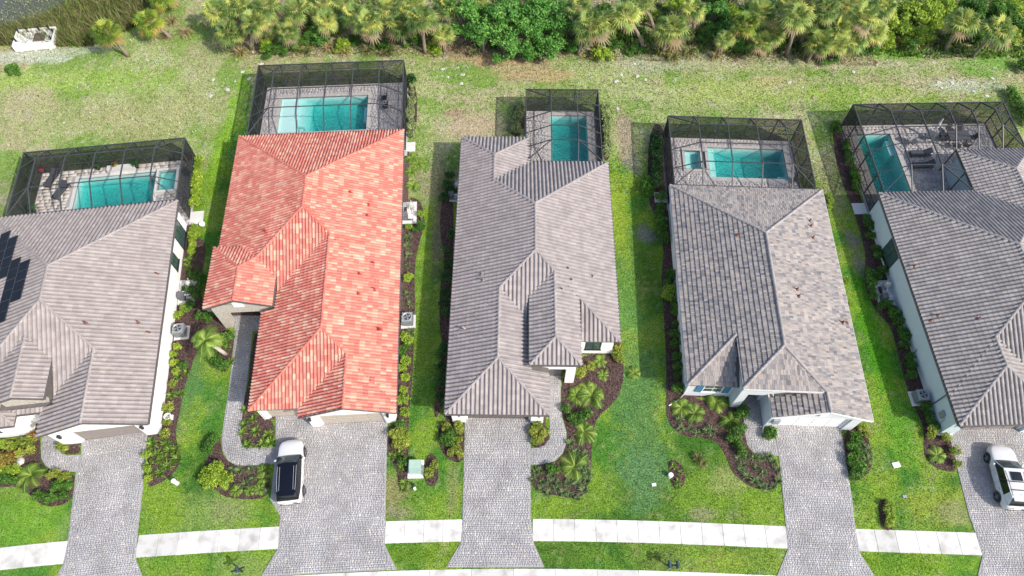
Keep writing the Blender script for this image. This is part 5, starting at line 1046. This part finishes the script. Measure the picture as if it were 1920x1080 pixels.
# ------------------------------------------------------------------ reeds by the pond, rough grass and lawn blades, litter
def scatter_mask(X, Y):
    k = np.ones(len(X), bool)
    for h in HOUSES:
        x0, x1, y0, y1 = CAGES[h]
        k &= ~inpoly(X, Y, [W(h, *p) for p in rect(x0-.2, x1+.2, y0, y1+.2)])
    for h, bb in (*SKIRT, ('H5', (0,15,.3,25.5))): k &= ~inpoly(X, Y, [W(h, *p) for p in rect(*bb)])
    for q in list(DRIVES.values())+list(WALKS.values())+list(BEDP.values()): k &= ~inpoly(X, Y, q)
    wy = np.interp(X, _wx, _wy); k &= ~((Y < wy+.03) & (Y > wy-1.58)) & (Y > wy-3.4)
    return k
def blades(n, x0, x1, y0, y1, ln, wd, name, label, cat, cond=None, jit=(.4, 1.65), cfun=None):
    X = RNG.uniform(x0, x1, n); Y = RNG.uniform(y0, y1, n)
    vis = np.abs(X) < 26+.5*Y
    k = scatter_mask(X, Y) & vis
    if cond is not None: k &= cond(X, Y)
    X = X[k]; Y = Y[k]; m = len(X); az = RNG.random(m)*6.283; l_ = ln*RNG.uniform(.5, 1.3, m); lean = RNG.uniform(.2, 1.1, m)*l_
    dx, dy = np.cos(az), np.sin(az); wv = wd*RNG.uniform(.6, 1.3, m)
    V = np.zeros((m, 3, 3)); V[:, 0] = np.stack([X-dy*wv, Y+dx*wv, np.full(m, .0)], 1); V[:, 1] = np.stack([X+dy*wv, Y-dx*wv, np.full(m, .0)], 1); V[:, 2] = np.stack([X+dx*lean, Y+dy*lean, l_], 1)
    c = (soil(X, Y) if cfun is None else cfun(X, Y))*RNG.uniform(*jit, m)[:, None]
    if name == 'rough_grass':
        q = RNG.random(m); c[q < .07] = s2l((180,166,140)); c[q < .03] = s2l((216,210,200)); c[q > .93] = s2l((98,86,62)); gk = (q > .80) & (q < .93) & (c[:, 1] > c[:, 0]*1.02); c[gk] = s2l((104,144,50))
    npmesh(name, V.reshape(-1, 3), np.arange(3*m).reshape(-1, 3), M_BLADE, cols=np.repeat(c, 3, 0), kind='stuff'); o = bpy.data.objects[name]; o['label'] = label; o['category'] = cat
M_BLADE, n_, l_, b_ = newmat('grass_blade'); at_ = N(n_, 'Attribute'); at_.attribute_name = 'soil'; l_.new(at_.outputs['Color'], b_.inputs['Base Color']); b_.inputs['Roughness'].default_value = .8; b_.inputs['Specular IOR Level'].default_value = .15
tr_ = N(n_, 'BsdfTranslucent'); l_.new(at_.outputs['Color'], tr_.inputs[0]); mx_ = N(n_, 'MixShader'); mx_.inputs[0].default_value = .25; l_.new(b_.outputs[0], mx_.inputs[1]); l_.new(tr_.outputs[0], mx_.inputs[2]); l_.new(mx_.outputs[0], n_['Material Output'].inputs[0])
blades(240000, -42, 48, 5.5, 44, .08, .03, 'lawn_grass', 'mown green grass of the front and side lawns', 'grass')
blades(150000, -56, 58, 40, 70, .12, .045, 'rough_grass', 'patchy rough grass of the field behind the houses', 'grass', jit=(.4, 1.6))
def litc(X, Y): c = np.array([s2l((150,132,110)), s2l((190,178,160)), s2l((120,100,82)), s2l((168,120,92)), s2l((110,128,70))]); return c[RNG.integers(0, 5, len(X))]
blades(26000, -31, 38, 56.2, 69, .18, .07, 'forest_litter', 'dry fronds and leaf litter under the palms behind the lots', 'litter', cfun=litc, cond=lambda X, Y: Y+1.5*fbm(X, Y, .4, 61) > 58.3-.02*X)
def undc(X, Y): c = np.array([s2l((70,104,40)), s2l((98,132,56)), s2l((130,156,66)), s2l((84,110,60))]); return c[RNG.integers(0, 4, len(X))]
blades(30000, -31, 58, 57, 70, .45, .10, 'undergrowth', 'low green undergrowth between the palms behind the lots', 'undergrowth', cfun=undc, cond=lambda X, Y: (Y+1.2*fbm(X, Y, .4, 61) > 59.2-.02*X) & (fbm(X, Y, .35, 77) > .5-.006*X))
def reedc(X, Y): c = np.array([s2l((84,104,48)), s2l((120,128,72)), s2l((150,140,104)), s2l((100,124,50)), s2l((112,96,72))]); return c[RNG.integers(0, 5, len(X))]
def reed_cond(X, Y): d = np.sqrt(((X+60)/12.5)**2+((Y-68)/7.0)**2); return (d > .95) & (d < 1.75) & (Y > 57.3+.12*(X+55)*0) & (X < -38+2*(fbm(X, Y, .5, 66)-.5)) & (Y > 59.5-(X+57)*.03)
blades(42000, -62, -36, 56, 70, 1.0, .05, 'reeds', 'green and dry brown reeds along the pond corner at the top left', 'reeds', cfun=reedc, cond=reed_cond)
def chipc(X, Y): c = np.array([s2l((60,44,42)), s2l((96,74,68)), s2l((130,108,100)), s2l((44,32,32))]); return c[RNG.integers(0, 4, len(X))]
allb = list(BEDP.values())
def mulch_chips():
    V = []; C_ = []
    for q in allb:
        a = abs(area(q)); n = int(a*70); xs_ = [p[0] for p in q]; ys_ = [p[1] for p in q]
        X = RNG.uniform(min(xs_), max(xs_), n*3); Y = RNG.uniform(min(ys_), max(ys_), n*3); k = inpoly(X, Y, q); X = X[k]; Y = Y[k]; m = len(X); az = RNG.random(m)*6.28; l_ = RNG.uniform(.04, .1, m)
        d = np.stack([np.cos(az), np.sin(az), RNG.normal(size=m)*.3], 1)*l_[:, None]; e = np.stack([-np.sin(az), np.cos(az), RNG.normal(size=m)*.4], 1)*.03; p = np.stack([X, Y, np.full(m, .055)], 1)
        V.append(np.stack([p-d-e*.5, p-d*.2+e, p+d], 1)); C_.append(chipc(X, Y))
    V = np.concatenate(V).reshape(-1, 3); c = np.repeat(np.concatenate(C_), 3, 0)
    o = npmesh('mulch_chips', V, np.arange(len(V)).reshape(-1, 3), M_BLADE, cols=c, kind='stuff'); o['label'] = 'brown bark chips covering the planting beds'; o['category'] = 'mulch'
mulch_chips()
# white stones on the rough grass
M_ROCK = plain('limestone', (.50, .48, .45), .9, .15, 5, bump=.5)
rk = []
for k in range(4):
    bmr = bmesh.new(); bmesh.ops.create_icosphere(bmr, subdivisions=2, radius=1.0)
    for v in bmr.verts: v.co *= 1+.28*math.sin(v.co.x*3.1+k)*math.cos(v.co.y*2.7+2*k)+random.uniform(-.1, .1); v.co.z *= .55
    me = bpy.data.meshes.new('stone'); bmr.to_mesh(me); bmr.free(); me.materials.append(M_ROCK); rk.append(me)
ST = [(455,135),(467,148),(473,157),(441,153),(427,168),(400,150),(300,160),(120,230),(1155,153),(1195,143),(1190,120),(1165,140),(865,157),(830,130),(868,140),(1750,118),(1785,156),(1815,157),(1860,147),(1825,172),(1765,165),(1760,155),(1850,180),(1600,135),(1158,204),(840,145),(490,120),(395,180),(1210,150),(1480,155),(1505,165)]
ST.sort()
for k, (x, y) in enumerate(ST):
    o = obj('white_stone', random.choice(rk)); o.location = (*P(x, y), .03); s = random.uniform(.09, .2); o.scale = (s*1.3, s, s*.5); o.rotation_euler = (0, 0, random.random()*6)
    tag(o, f'{ordn(k)} small white stone from the left on the rough grass behind the lots', 'stone', 'white stones on the rough grass')

# ------------------------------------------------------------------ cars
M_CARW = plain('white_car_paint', (.62, .62, .62), .22, .01, .5, spec=.6); M_CGLASS = plain('car_glass', (.01, .012, .014), .06, .1, 1, spec=.6); M_WSHIELD = plain('windscreen_glass', (.05, .07, .075), .06, .1, 1, spec=.9)
M_TYRE = plain('tyre_rubber', (.025, .025, .026), .85, .2); M_RIM = plain('alloy', (.35, .36, .38), .3, .1, metal=.8); M_RED = plain('tail_light', (.35, .02, .02), .25, .1); M_HLIGHT = plain('head_light', (.55, .58, .6), .1, .05); M_ROOFB = plain('dark_glass_roof', (.006, .007, .014), .08, .1, 1, spec=.35)
def suv(label, X, Y, rz, dark_roof, k=1.0):
    t = thing('parked_suv', label, 'car', (X, Y, .05), rz, None)
    st = [(-2.34,.62,.86,.46),(-2.31,.78,.98,.36),(-2.2,.87,1.05,.29),(-1.9,.915,1.06,.24),(-1.3,.94,1.04,.22),(-.4,.945,1.01,.22),(.5,.945,1.0,.22),(1.05,.94,.99,.22),(1.5,.93,.955,.23),(1.85,.90,.91,.25),(2.1,.84,.85,.28),(2.27,.72,.76,.33),(2.35,.52,.66,.40)]
    vs = []; fs = []; m = 16
    for y, w_, zs, zb in st:
        h = [(0, zb), (.8*w_, zb), (.97*w_, zb+.07), (w_, .45*zb+.55*zs-.1), (.995*w_, zs-.16), (.965*w_, zs-.05), (.86*w_, zs+.0), (.55*w_, zs+.035)]
        ring = h+[(0, zs+.05)]+[(-a, b) for a, b in h[:0:-1]]
        vs += [(x, y, z) for x, z in ring]
    for i in range(len(st)-1):
        for j in range(m): fs.append((i*m+j, i*m+(j+1) % m, (i+1)*m+(j+1) % m, (i+1)*m+j))
    fs.append(tuple(range(m))); fs.append(tuple((len(st)-1)*m+j for j in range(m-1, -1, -1)))
    body = MB().add(vs, fs).build('body', M_CARW, t, smooth=True)
    sub = body.modifiers.new('sub', 'SUBSURF'); sub.levels = 1; sub.render_levels = 1
    def pt(name, c, mat_, bulge, nu=8, nv=6, par=t): return MB().patch(*c, nu, nv, bulge).build(name, mat_, par, smooth=True)
    wb, rf, rr, bb = (.80, 1.08, 1.02), (.68, .38, 1.55), (.66, -1.80, 1.58), (.76, -2.2, 1.06)
    F_ = lambda p, s=1: (p[0]*s, p[1], p[2])
    pt('windscreen', (F_(wb,-1), F_(wb), F_(rf), F_(rf,-1)), M_WSHIELD, (0, .13, .04))
    roof = pt('roof', (F_(rf,-1), F_(rf), F_(rr), F_(rr,-1)), M_ROOFB if dark_roof else M_CARW, (0, 0, .06), 8, 10)
    pt('rear_window', (F_(rr,-1), F_(rr), F_(bb), F_(bb,-1)), M_CGLASS, (0, -.08, .05))
    for s in (-1, 1):
        sb = [(.885, 1.0, 1.0), (.895, -.35, 1.01), (.885, -1.45, 1.04), (.80, -2.1, 1.08)]; tp = [(.72, .34, 1.535), (.72, -.55, 1.585), (.71, -1.35, 1.585), (.68, -1.80, 1.565)]
        for k_, nm, mt in ((0, 'front_window', M_CGLASS), (1, 'rear_side_window', M_CGLASS), (2, 'rear_pillar', M_CGLASS if dark_roof else M_CARW)):
            a, b, c, d = F_(sb[k_], s), F_(sb[k_+1], s), F_(tp[k_+1], s), F_(tp[k_], s); pt(nm, (a, b, c, d), mt, (.02*s, 0, 0), 6, 4)
        pl_ = MB()
        pl_.add([F_(wb, s), F_(sb[0], s), F_(tp[0], s), F_(rf, s)], [(0,1,2,3)]); pl_.add([F_(rf, s), F_(tp[0], s), F_(tp[1], s), F_(tp[2], s), F_(tp[3], s), F_(rr, s)], [(0,1,2,3,4,5)]); pl_.add([F_(rr, s), F_(tp[3], s), F_(sb[3], s), F_(bb, s)], [(0,1,2,3)]); pl_.build('pillar', M_ROOFB if dark_roof else M_CARW, t)
        MB().tube([(.67*s, .15, 1.60), (.675*s, -.3, 1.675), (.665*s, -1.2, 1.685), (.63*s, -1.65, 1.64)], .022, 6).build('roof_rail', M_BLACK if not dark_roof else M_GREYMET, t)
        MB().beam((.895*s, -.33, 1.02), (.705*s, -.53, 1.60), .07, .03).build('door_pillar', M_BLACK, t)
        mr = MB().lathe([(0, .09), (.07, .08), (.11, .02), (.10, -.06), (0, -.08)], 10, (1.02*s, .78, 1.06)); mr.beam((.9*s, .82, 1.0), (1.0*s, .8, 1.04), .06, .05); mr.build('mirror', M_CARW, t, smooth=True)
        for y in (.15, -.95): MB().beam((.95*s, y-.11, .84), (.95*s, y+.11, .84), .03, .035).build('door_handle', M_GREYMET, t)
        for y in (.42, -.45, -1.35): MB().beam((.947*s, y, .35), (.925*s, y-.02, .97), .012, .012).build('door_seam', M_BLACK, t)
        MB().patch((.48*s, 2.30, .72), (.74*s, 2.10, .80), (.74*s, 2.02, .87), (.48*s, 2.24, .80), 3, 2, (0, .03, .02)).build('headlight', M_HLIGHT, t); MB().patch((.55*s, -2.33, .88), (.80*s, -2.18, .92), (.80*s, -2.14, 1.06), (.55*s, -2.30, 1.0), 3, 2, (0, -.03, 0)).build('tail_light', M_RED, t)
        for y in (1.42, -1.42):
            wl = MB().lathe([(.22, -.12), (.33, -.125), (.365, -.08), (.37, 0), (.365, .08), (.33, .125), (.22, .12)], 20); wl.v = [(z, x, y_) for x, y_, z in wl.v]
            tyre = wl.build('wheel', M_TYRE, t, smooth=True); tyre.location = (.86*s, y, .34)
            rm = MB()
            for q in range(5): a = q*2*math.pi/5; rm.beam((0, 0, 0), (.0, .24*math.cos(a), .24*math.sin(a)), .05, .06)
            rm.tube([(-.03, 0, 0), (.03, 0, 0)], .07, 10); r_ = rm.build('rim', M_RIM, tyre); r_.location = (.105*s, 0, 0)
            ar = MB(); n = 12; arc = [(math.cos(math.pi*q/n)*.43, math.sin(math.pi*q/n)*.43) for q in range(n+1)]; ar.tube([(.925*s, y+a, .34+b) for a, b in arc], .035, 6); ar.build('arch_trim', M_BLACK, t)
    MB().box(-.42, .42, 2.28, 2.345, .46, .62).build('grille', M_BLACK, t); MB().box(-.26, .26, -2.36, -2.31, .70, .82).build('number_plate', M_TRIM, t); MB().box(-.7, .7, -2.345, -2.25, .40, .52).build('rear_bumper_trim', M_BLACK, t)
    MB().box(-.6, .6, -2.0, -1.78, 1.575, 1.62).build('spoiler', M_ROOFB if dark_roof else M_CARW, t)
    if not dark_roof:
        MB().patch((-.38, .1, 1.635), (.38, .1, 1.635), (.38, -.55, 1.672), (-.38, -.55, 1.672), 4, 4, (0, 0, .02)).build('sunroof', M_CGLASS, roof)
        for y in (-.65, -1.25): MB().beam((-.68, y, 1.72), (.68, y, 1.72), .05, .03).build('roof_bar', M_BLACK, t)
        MB().add([(-.02,-1.5,1.66),(.02,-1.5,1.66),(0,-1.62,1.72),(0,-1.62,1.66)], [(0,1,2),(0,2,3),(1,3,2)]).build('antenna_fin', M_CARW, t)
    else:
        for x in (-.5, .5): MB().beam((x, .1, 1.648), (x, -1.6, 1.655), .03, .03).build('roof_bar', M_GREYMET, t)
f1, b1 = P(547,824,.7), P(541,946,.85); suv('white SUV with dark glass roof parked in front of the coral-roofed house', (f1[0]+b1[0])/2, (f1[1]+b1[1])/2, math.atan2(-(f1[0]-b1[0]), f1[1]-b1[1]), True)
f2, b2 = P(1873,836,.7), P(1908,954,.85); suv('white SUV with sunroof and roof bars on the rightmost driveway', (f2[0]+b2[0])/2, (f2[1]+b2[1])/2, math.atan2(-(f2[0]-b2[0]), f2[1]-b2[1]), False)

# ------------------------------------------------------------------ yard equipment
def ac_unit(px, py, h, label):
    X, Y = P(px, py); t = thing('air_conditioner', label, 'air conditioner', (X, Y, 0), R(HOUSES[h][1]))
    MB().box(-.6, .6, -.6, .6, 0, .1).build('pad', M_CONC, t)
    MB().box(-.42, .42, -.42, .42, .1, .95).build('cabinet', M_GREYMET, t)
    for k in range(9): z = .18+.08*k; MB().box(-.435, .435, -.435, .435, z, z+.03).build('louvre', plain('dark_louvre', (.16,.17,.18), .5), t)
    MB().lathe([(.30, .96), (.40, .97), (.41, 1.02), (.36, 1.04), (.31, 1.0)], 20).build('fan_ring', M_GREYMET, t); MB().lathe([(0, .955), (.30, .956)], 20).build('fan_well', M_BLACK, t)
    for k in range(4):
        a = k*1.57; MB().add([(0,0,.985), (.28*math.cos(a), .28*math.sin(a), .975), (.28*math.cos(a+.7), .28*math.sin(a+.7), 1.0)], [(0,1,2)]).build('fan_blade', M_GREYMET, t)
    for k in range(6): a = k*math.pi/6; MB().beam((-.38*math.cos(a), -.38*math.sin(a), 1.03), (.38*math.cos(a), .38*math.sin(a), 1.03), .01, .01).build('guard_wire', M_GREYMET, t)
ac_unit(342, 625, 'H1', 'grey air conditioner beside the white wall of the solar-panel house'); ac_unit(766, 604, 'H2', 'grey air conditioner at the right side of the coral-roofed house'); ac_unit(1720, 748, 'H5', 'grey air conditioner beside the blue-grey wall at the right')
def pool_kit(px, py, h, label, pad=(-.7,.7,-1.2,1.2), only_pad=False):
    X, Y = P(px, py); t = thing('pool_equipment', label, 'pool equipment', (X, Y, 0), R(HOUSES[h][1])); MB().box(*pad, 0, .1).build('pad', M_CONC, t)
    MB().lathe([(0, .1), (.24, .12), (.26, .5), (.25, .8), (.12, .95), (.05, 1.0), (0, 1.0)], 16, (.25, .5, 0)).build('filter_tank', plain('tank_grey', (.45,.44,.42), .5), t, smooth=True)
    MB().tube([(-.3, -.1, .28), (-.3, .45, .28)], .13, 12).build('pump', M_BLACK, t); MB().box(-.5, -.05, -.85, -.35, .1, .75).build('heater', plain('heater_grey', (.12,.12,.13), .5), t)
    for pts in ([(-.3, .45, .3), (-.3, .8, .3), (.25, .8, .3), (.25, .8, .9)], [(.25, .3, .2), (.4, -.2, .2), (.4, -.6, .6), (0, -.6, .6)], [(-.3, -.1, .4), (.1, -.2, .4), (.1, .2, .7)], [(.45, .9, .15), (.45, -.9, .15)]): MB().tube(pts, .03, 6).build('pipe', M_TRIM, t)
    for k in range(3): MB().box(.02+.16*k, .12+.16*k, -1.0, -.9, .3, .42).build('valve', M_BLACK, t)
pool_kit(352, 548, 'H1', 'pool pump and filter on a pad by the solar-panel house'); pool_kit(767, 400, 'H2', 'pool equipment on a white slab right of the coral-roofed house'); pool_kit(1656, 550, 'H5', 'pool pump and filter on a pad by the blue-grey wall'); pool_kit(853, 362, 'H3', 'pool equipment in the shade left of the middle house', (-.45,.45,-1.0,1.0))
def pad(px, py, h, wx_, wy_, label): X, Y = P(px, py); o = MB().box(-wx_/2, wx_/2, -wy_/2, wy_/2, -.05, .09).build('concrete_step', M_CONC); o.location = (X, Y, 0); o.rotation_euler = (0, 0, R(HOUSES[h][1])); tag(o, label, 'step')
pad(369, 409, 'H1', 1.2, 1.4, 'concrete step at the door of the leftmost pool cage'); pad(767, 276, 'H2', 1.2, 1.1, 'white concrete step right of the coral roof by the cage'); pad(1238, 371, 'H4', 1.1, 1.1, 'concrete step left of the slate-roofed house by its cage'); pad(1611, 392, 'H5', 1.2, 1.2, 'concrete step at the door of the right-edge pool cage')
pt_ = MB().lathe([(0, .02), (.2, .02), (.26, .3), (.24, .34), (.2, .3), (0, .28)], 14).build('round_pot', M_TRIM, smooth=True); pt_.location = (*P(381,423), .0); tag(pt_, 'round white pot on the grass by the leftmost cage step', 'pot')
# utility box
tx = thing('utility_box', 'pale green utility box on a white slab between the driveways', 'utility box', (*P(780,880), 0), R(1))
MB().box(-.58, .58, -.68, .68, 0, .1).build('slab', M_TRIM, tx); m_tg = plain('utility_green', s2l((150,176,160)), .5, .06)
MB().box(-.42, .42, -.42, .5, .1, .62).build('cabinet', m_tg, tx); MB().add([(-.45,-.5,.55),(.45,-.5,.55),(.45,.53,.72),(-.45,.53,.72),(-.45,-.5,.5),(.45,-.5,.5),(.45,.53,.66),(-.45,.53,.66)], [(0,1,2,3),(0,4,5,1),(1,5,6,2),(2,6,7,3),(3,7,4,0)]).build('lid', m_tg, tx); MB().box(-.05, .05, -.44, -.421, .25, .35).build('latch', M_BLACK, tx)
# mailboxes
def mailbox(px, py, rz, label, n=2):
    X, Y = P(px, py); t = thing('mailbox', label, 'mailbox', (X, Y, 0), rz); MB().box(-.05, .05, -.05, .05, 0, 1.15).build('post', M_BLACK, t); MB().box(-.45, .45, -.05, .05, 1.02, 1.10).build('crossbar', M_BLACK, t)
    mg = plain('mailbox_green', (.03, .07, .075), .35, .1)
    for x in ((-.28, .28) if n == 2 else (0,)):
        b = MB(); pr_ = [(-.1, 0), (.1, 0), (.1, .13), (.07, .2), (0, .23), (-.07, .2), (-.1, .13)]; k = len(pr_)
        b.add([(x+a, -.26, 1.1+c) for a, c in pr_]+[(x+a, .26, 1.1+c) for a, c in pr_], [tuple(range(k)), tuple(range(2*k-1, k-1, -1))]+[(i, k+i, k+(i+1) % k, (i+1) % k) for i in range(k)]); bo = b.build('box', mg, t); MB().box(x-.085, x+.085, -.275, -.261, 1.12, 1.28).build('flap', M_GREYMET, bo); MB().box(x+.101, x+.12, .0, .04, 1.15, 1.32).build('flag', M_RED, bo)
mailbox(455, 1072, R(20), 'dark mailbox on the verge below the coral-roofed house', 1); mailbox(1257, 1064, R(-2), 'pair of dark mailboxes on one post on the verge', 2)
# small things on the lawns
def bollard(px, py, label, h=.5, r=.09, mat_=M_TRIM, name='utility_post', cat='post'):
    X, Y = P(px, py); o = MB().lathe([(r*1.1, 0), (r, .03), (r, h*.8), (r*1.15, h*.82), (r*1.15, h*.95), (r*.7, h), (0, h)], 12).build(name, mat_, smooth=False); o.location = (X, Y, 0); tag(o, label, cat)
bollard(332, 906, 'short white utility post on the lawn right of the leftmost driveway', .75, .15); bollard(1256, 893, 'white cap in the small island bed left of the lawn', .45, .16)
bollard(776, 910, 'small black riser beside the green utility box', .3, .08, M_BLACK, 'riser'); bollard(778, 917, 'small white riser beside the green utility box', .25, .09, M_TRIM, 'riser')
for px, py, lab in ((1680, 872, 'flat white utility cover on the right lawn'), (1696, 931, 'small grey plate on the grass below the white cover'), (1226, 909, 'small white disc on the middle lawn')):
    o = MB().box(-.28, .28, -.2, .2, 0, .04).box(-.24, .24, -.16, .16, .04, .05).build('utility_cover', M_TRIM if px != 1696 else M_GREYMET); s = .55 if px != 1680 else 1.0; o.scale = (s*1.0, s, s); o.location = (*P(px, py), .03); o.rotation_euler = (0, 0, .2); tag(o, lab, 'cover')
for k, (px, py) in enumerate([(770,940),(790,938),(1690,982),(1707,980)]):
    o = MB().tube([(0,0,0), (.02, 0, .55)], .012, 6).box(-.07, .07, -.01, .01, .5, .62).build('yard_marker', M_GREYMET); o.location = (*P(px, py), 0); tag(o, ['left', 'right'][k % 2]+' marker stake on the grass '+['below the green utility box', 'beside the right island bed'][k//2], 'stake')
o = obj('white_rock', rk[0]); o.location = (*P(38,866), .05); o.scale = (.35, .4, .4); tag(o, 'white rock among red plants in the leftmost front bed', 'rock')
hr = thing('hose_reel', 'white hose reel beside the right wall of the solar-panel house', 'hose reel', (*P(318,784), 0), R(7)); MB().lathe([(.22, -.12), (.28, -.1), (.28, .1), (.22, .12)], 16, (0,0,.35)).build('reel', M_TRIM, hr); MB().box(-.3, .3, -.2, .2, 0, .12).build('foot', M_TRIM, hr)
ls = MB().tube([(0,0,.0), (0,0,.28)], .06, 8).lathe([(.09, .28), (.11, .42), (.02, .5)], 8).build('path_light', M_TRIM); ls.location = (*P(832,722), 0); tag(ls, 'white path light left of the middle garage', 'light')

# ------------------------------------------------------------------ patio furniture
M_CUSH = plain('charcoal_cushion', (.055, .06, .07), .8, .15, 8); M_IRON = plain('dark_iron', (.04, .04, .045), .5, .1)
def lounger(px, py, rz, label):
    t = thing('sun_lounger', label, 'sun lounger', (*P(px, py), .06), rz); MB().box(-.32, .32, -.95, .95, .25, .31).build('frame', M_IRON, t); MB().box(-.30, .30, -.92, .35, .312, .41).build('seat_cushion', M_CUSH, t)
    MB().add([(-.3,.36,.34),(.3,.36,.34),(.3,.95,.72),(-.3,.95,.72),(-.3,.33,.44),(.3,.33,.44),(.3,.90,.82),(-.3,.90,.82)], [(3,2,1,0),(4,5,6,7),(0,1,5,4),(1,2,6,5),(2,3,7,6),(3,0,4,7)]).build('back_cushion', M_CUSH, t)
    for x, y in ((-.28,-.85),(.28,-.85),(-.28,.85),(.28,.85)): MB().box(x-.03, x+.03, y-.03, y+.03, 0, .25).build('leg', M_IRON, t)
def chair(X, Y, rz, label, mat_=M_IRON, seat=M_CUSH, w_=.5):
    t = thing('patio_chair', label, 'chair', (X, Y, .06), rz); MB().box(-w_/2, w_/2, -.25, .25, .40, .47).build('seat', seat, t); MB().add([(-w_/2,.22,.47),(w_/2,.22,.47),(w_/2,.34,.95),(-w_/2,.34,.95),(-w_/2,.28,.47),(w_/2,.28,.47),(w_/2,.40,.95),(-w_/2,.40,.95)], [(0,1,2,3),(7,6,5,4),(0,4,5,1),(1,5,6,2),(2,6,7,3),(3,7,4,0)]).build('backrest', mat_, t)
    for s in (-1, 1):
        MB().tube([(s*w_/2, -.24, .0), (s*w_/2, -.24, .66), (s*w_/2, .3, .68)], .02, 6).build('arm', mat_, t)
        MB().tube([(s*w_/2, .24, .0), (s*w_/2, .24, .44)], .02, 6).build('leg', mat_, t)
def planter(px, py, label, kind, s=.6, z=.06):
    t = thing('flower_pot', label, 'potted plant', (*P(px, py), z)); MB().lathe([(0, 0), (.16, 0), (.22, .3), (.2, .32), (0, .3)], 12).build('pot', M_BLACK, t); o = obj('foliage', random.choice(SHR[kind]), t); o.location = (0, 0, .28); o.scale = (s, s, s)
LF_PINK = leafmat('pink_flower', [(0, s2l((90,110,50))), (.35, s2l((190,50,80))), (1, s2l((220,90,110)))]); SHR['pink'] = [leaf_mesh(260, lobes(5, .5, .7, 301), .08, LF_PINK, seed=301)]
planter(84, 324, 'pot of pink flowers at the left end of the leftmost pool', 'pink', .8); planter(353, 303, 'pot of pink flowers in the right corner of the leftmost cage', 'pink', .8); planter(220, 316, 'pot of red flowers on the white ledge behind the leftmost pool', 'red', .7); planter(186, 318, 'left green potted plant behind the leftmost pool', 'dark', .8); planter(258, 314, 'right green potted plant behind the leftmost pool', 'dark', .8); planter(66, 398, 'potted plant by the eave of the solar-panel house', 'dark', .9)
lg = thing('raised_ledge', 'low white ledge behind the leftmost pool', 'ledge', (*HOUSES['H1'][0], 0), R(HOUSES['H1'][1])); MB().box(-8.2, -5.7, 26.72, 27.25, .05, .5).build('ledge_wall', M_WCOP, lg)
lounger(101, 340, R(-14), 'charcoal sun lounger at the left, farther from the house, beside the leftmost pool'); lounger(118, 362, R(-20), 'charcoal sun lounger nearer the house beside the leftmost pool')
c_ = P(357, 332); chair(c_[0], c_[1], R(60), 'dark chair right of the raised spa in the leftmost cage')
for k, (px, py) in enumerate([(721,190),(723,206)]): c_ = P(px, py); chair(c_[0], c_[1], R(-85), ['farther', 'nearer'][k]+' black patio chair beside the pool of the coral-roofed house', M_BLACK, M_BLACK, .6)
c_ = P(1492, 344); chair(c_[0], c_[1], R(40), 'grey patio chair in the corner of the slate-roofed house cage')
tb = thing('patio_table', 'dark rectangular patio table in the right-edge pool cage', 'table', (*P(1790,264), .06), R(2)); MB().box(-1.0, 1.0, -.55, .55, .68, .74).build('table_top', M_CUSH, tb)
for x, y in ((-.85,-.4),(.85,-.4),(-.85,.4),(.85,.4)): MB().box(x-.035, x+.035, y-.035, y+.035, 0, .68).build('leg', M_IRON, tb)
tc_ = P(1790, 264)
for k, (dx, dy, a, lab) in enumerate([(-.5,.95,0,'behind, left of centre'),(.5,.95,0,'behind, right of centre'),(-.5,-.95,180,'in front, left of centre'),(.5,-.95,180,'in front, right of centre'),(-1.45,0,90,'at the left end'),(1.45,0,-90,'at the right end')]): chair(tc_[0]+dx, tc_[1]+dy, R(a), f'iron patio chair {lab} of the dark patio table', M_IRON, M_IRON)
c_ = P(1708, 272); chair(c_[0], c_[1], R(35), 'padded armchair beside the right-edge pool', M_GREYMET, M_CUSH, .75); c_ = P(1738, 263); chair(c_[0], c_[1], R(-30), 'padded armchair between the pool and patio table', M_GREYMET, M_CUSH, .75)
lounger(1722, 292, R(-88), 'charcoal lounger beside the right-edge pool, farther from the house'); lounger(1727, 314, R(-88), 'charcoal lounger beside the right-edge pool, nearer the house')
um = thing('closed_umbrella', 'closed white patio umbrella beside the dark patio table', 'umbrella', (*P(1742,258), .06)); MB().tube([(0,0,0),(0,0,2.6)], .03, 8).build('pole', M_GREYMET, um); MB().lathe([(.03, 2.6), (.10, 2.2), (.16, 1.5), (.12, 1.2), (.03, 1.2)], 10).build('canopy', M_TRIM, um, smooth=True); MB().lathe([(0, 0), (.3, 0), (.3, .06), (.05, .1)], 12).build('base', M_IRON, um)

# white wooden platform by the pond
wp = thing('wooden_platform', 'white wooden platform with low posts and brown hatch by the pond', 'platform', (*P(72,80), 0), R(8))
M_WW = plain('white_wood', (.74, .73, .70), .7, .06, 3)
for k in range(7): MB().box(-1.9+.545*k, -1.9+.545*k+.53, -1.15, 1.15, .55, .62).build('plank', M_WW, wp)
for b in ((-2.0, 2.0, -1.25, -1.16, .1, .85), (-2.0, 2.0, 1.16, 1.25, .1, .85), (-2.0, -1.91, -1.155, 1.155, .1, .85), (1.93, 2.02, -1.155, 1.155, .1, .85)): MB().box(*b).build('side_board', M_WW, wp)
for x, y in ((-1.85,1.1),(-.9,1.1),(.3,1.1),(1.3,1.1),(1.85,-.6),(-1.85,-.3),(1.85,.5)): MB().box(x-.07, x+.07, y-.07, y+.07, .62, 1.15).build('post', M_BLACK, wp)
MB().box(-.1, 1.05, -.55, .65, .62, .70).build('hatch', plain('brown_hatch', (.10,.07,.06), .7, .2), wp)
for x in (-1.4, 0, 1.5): MB().box(x-.12, x+.12, -1.3, -1.26, -.1, .5).build('support', M_WW, wp)
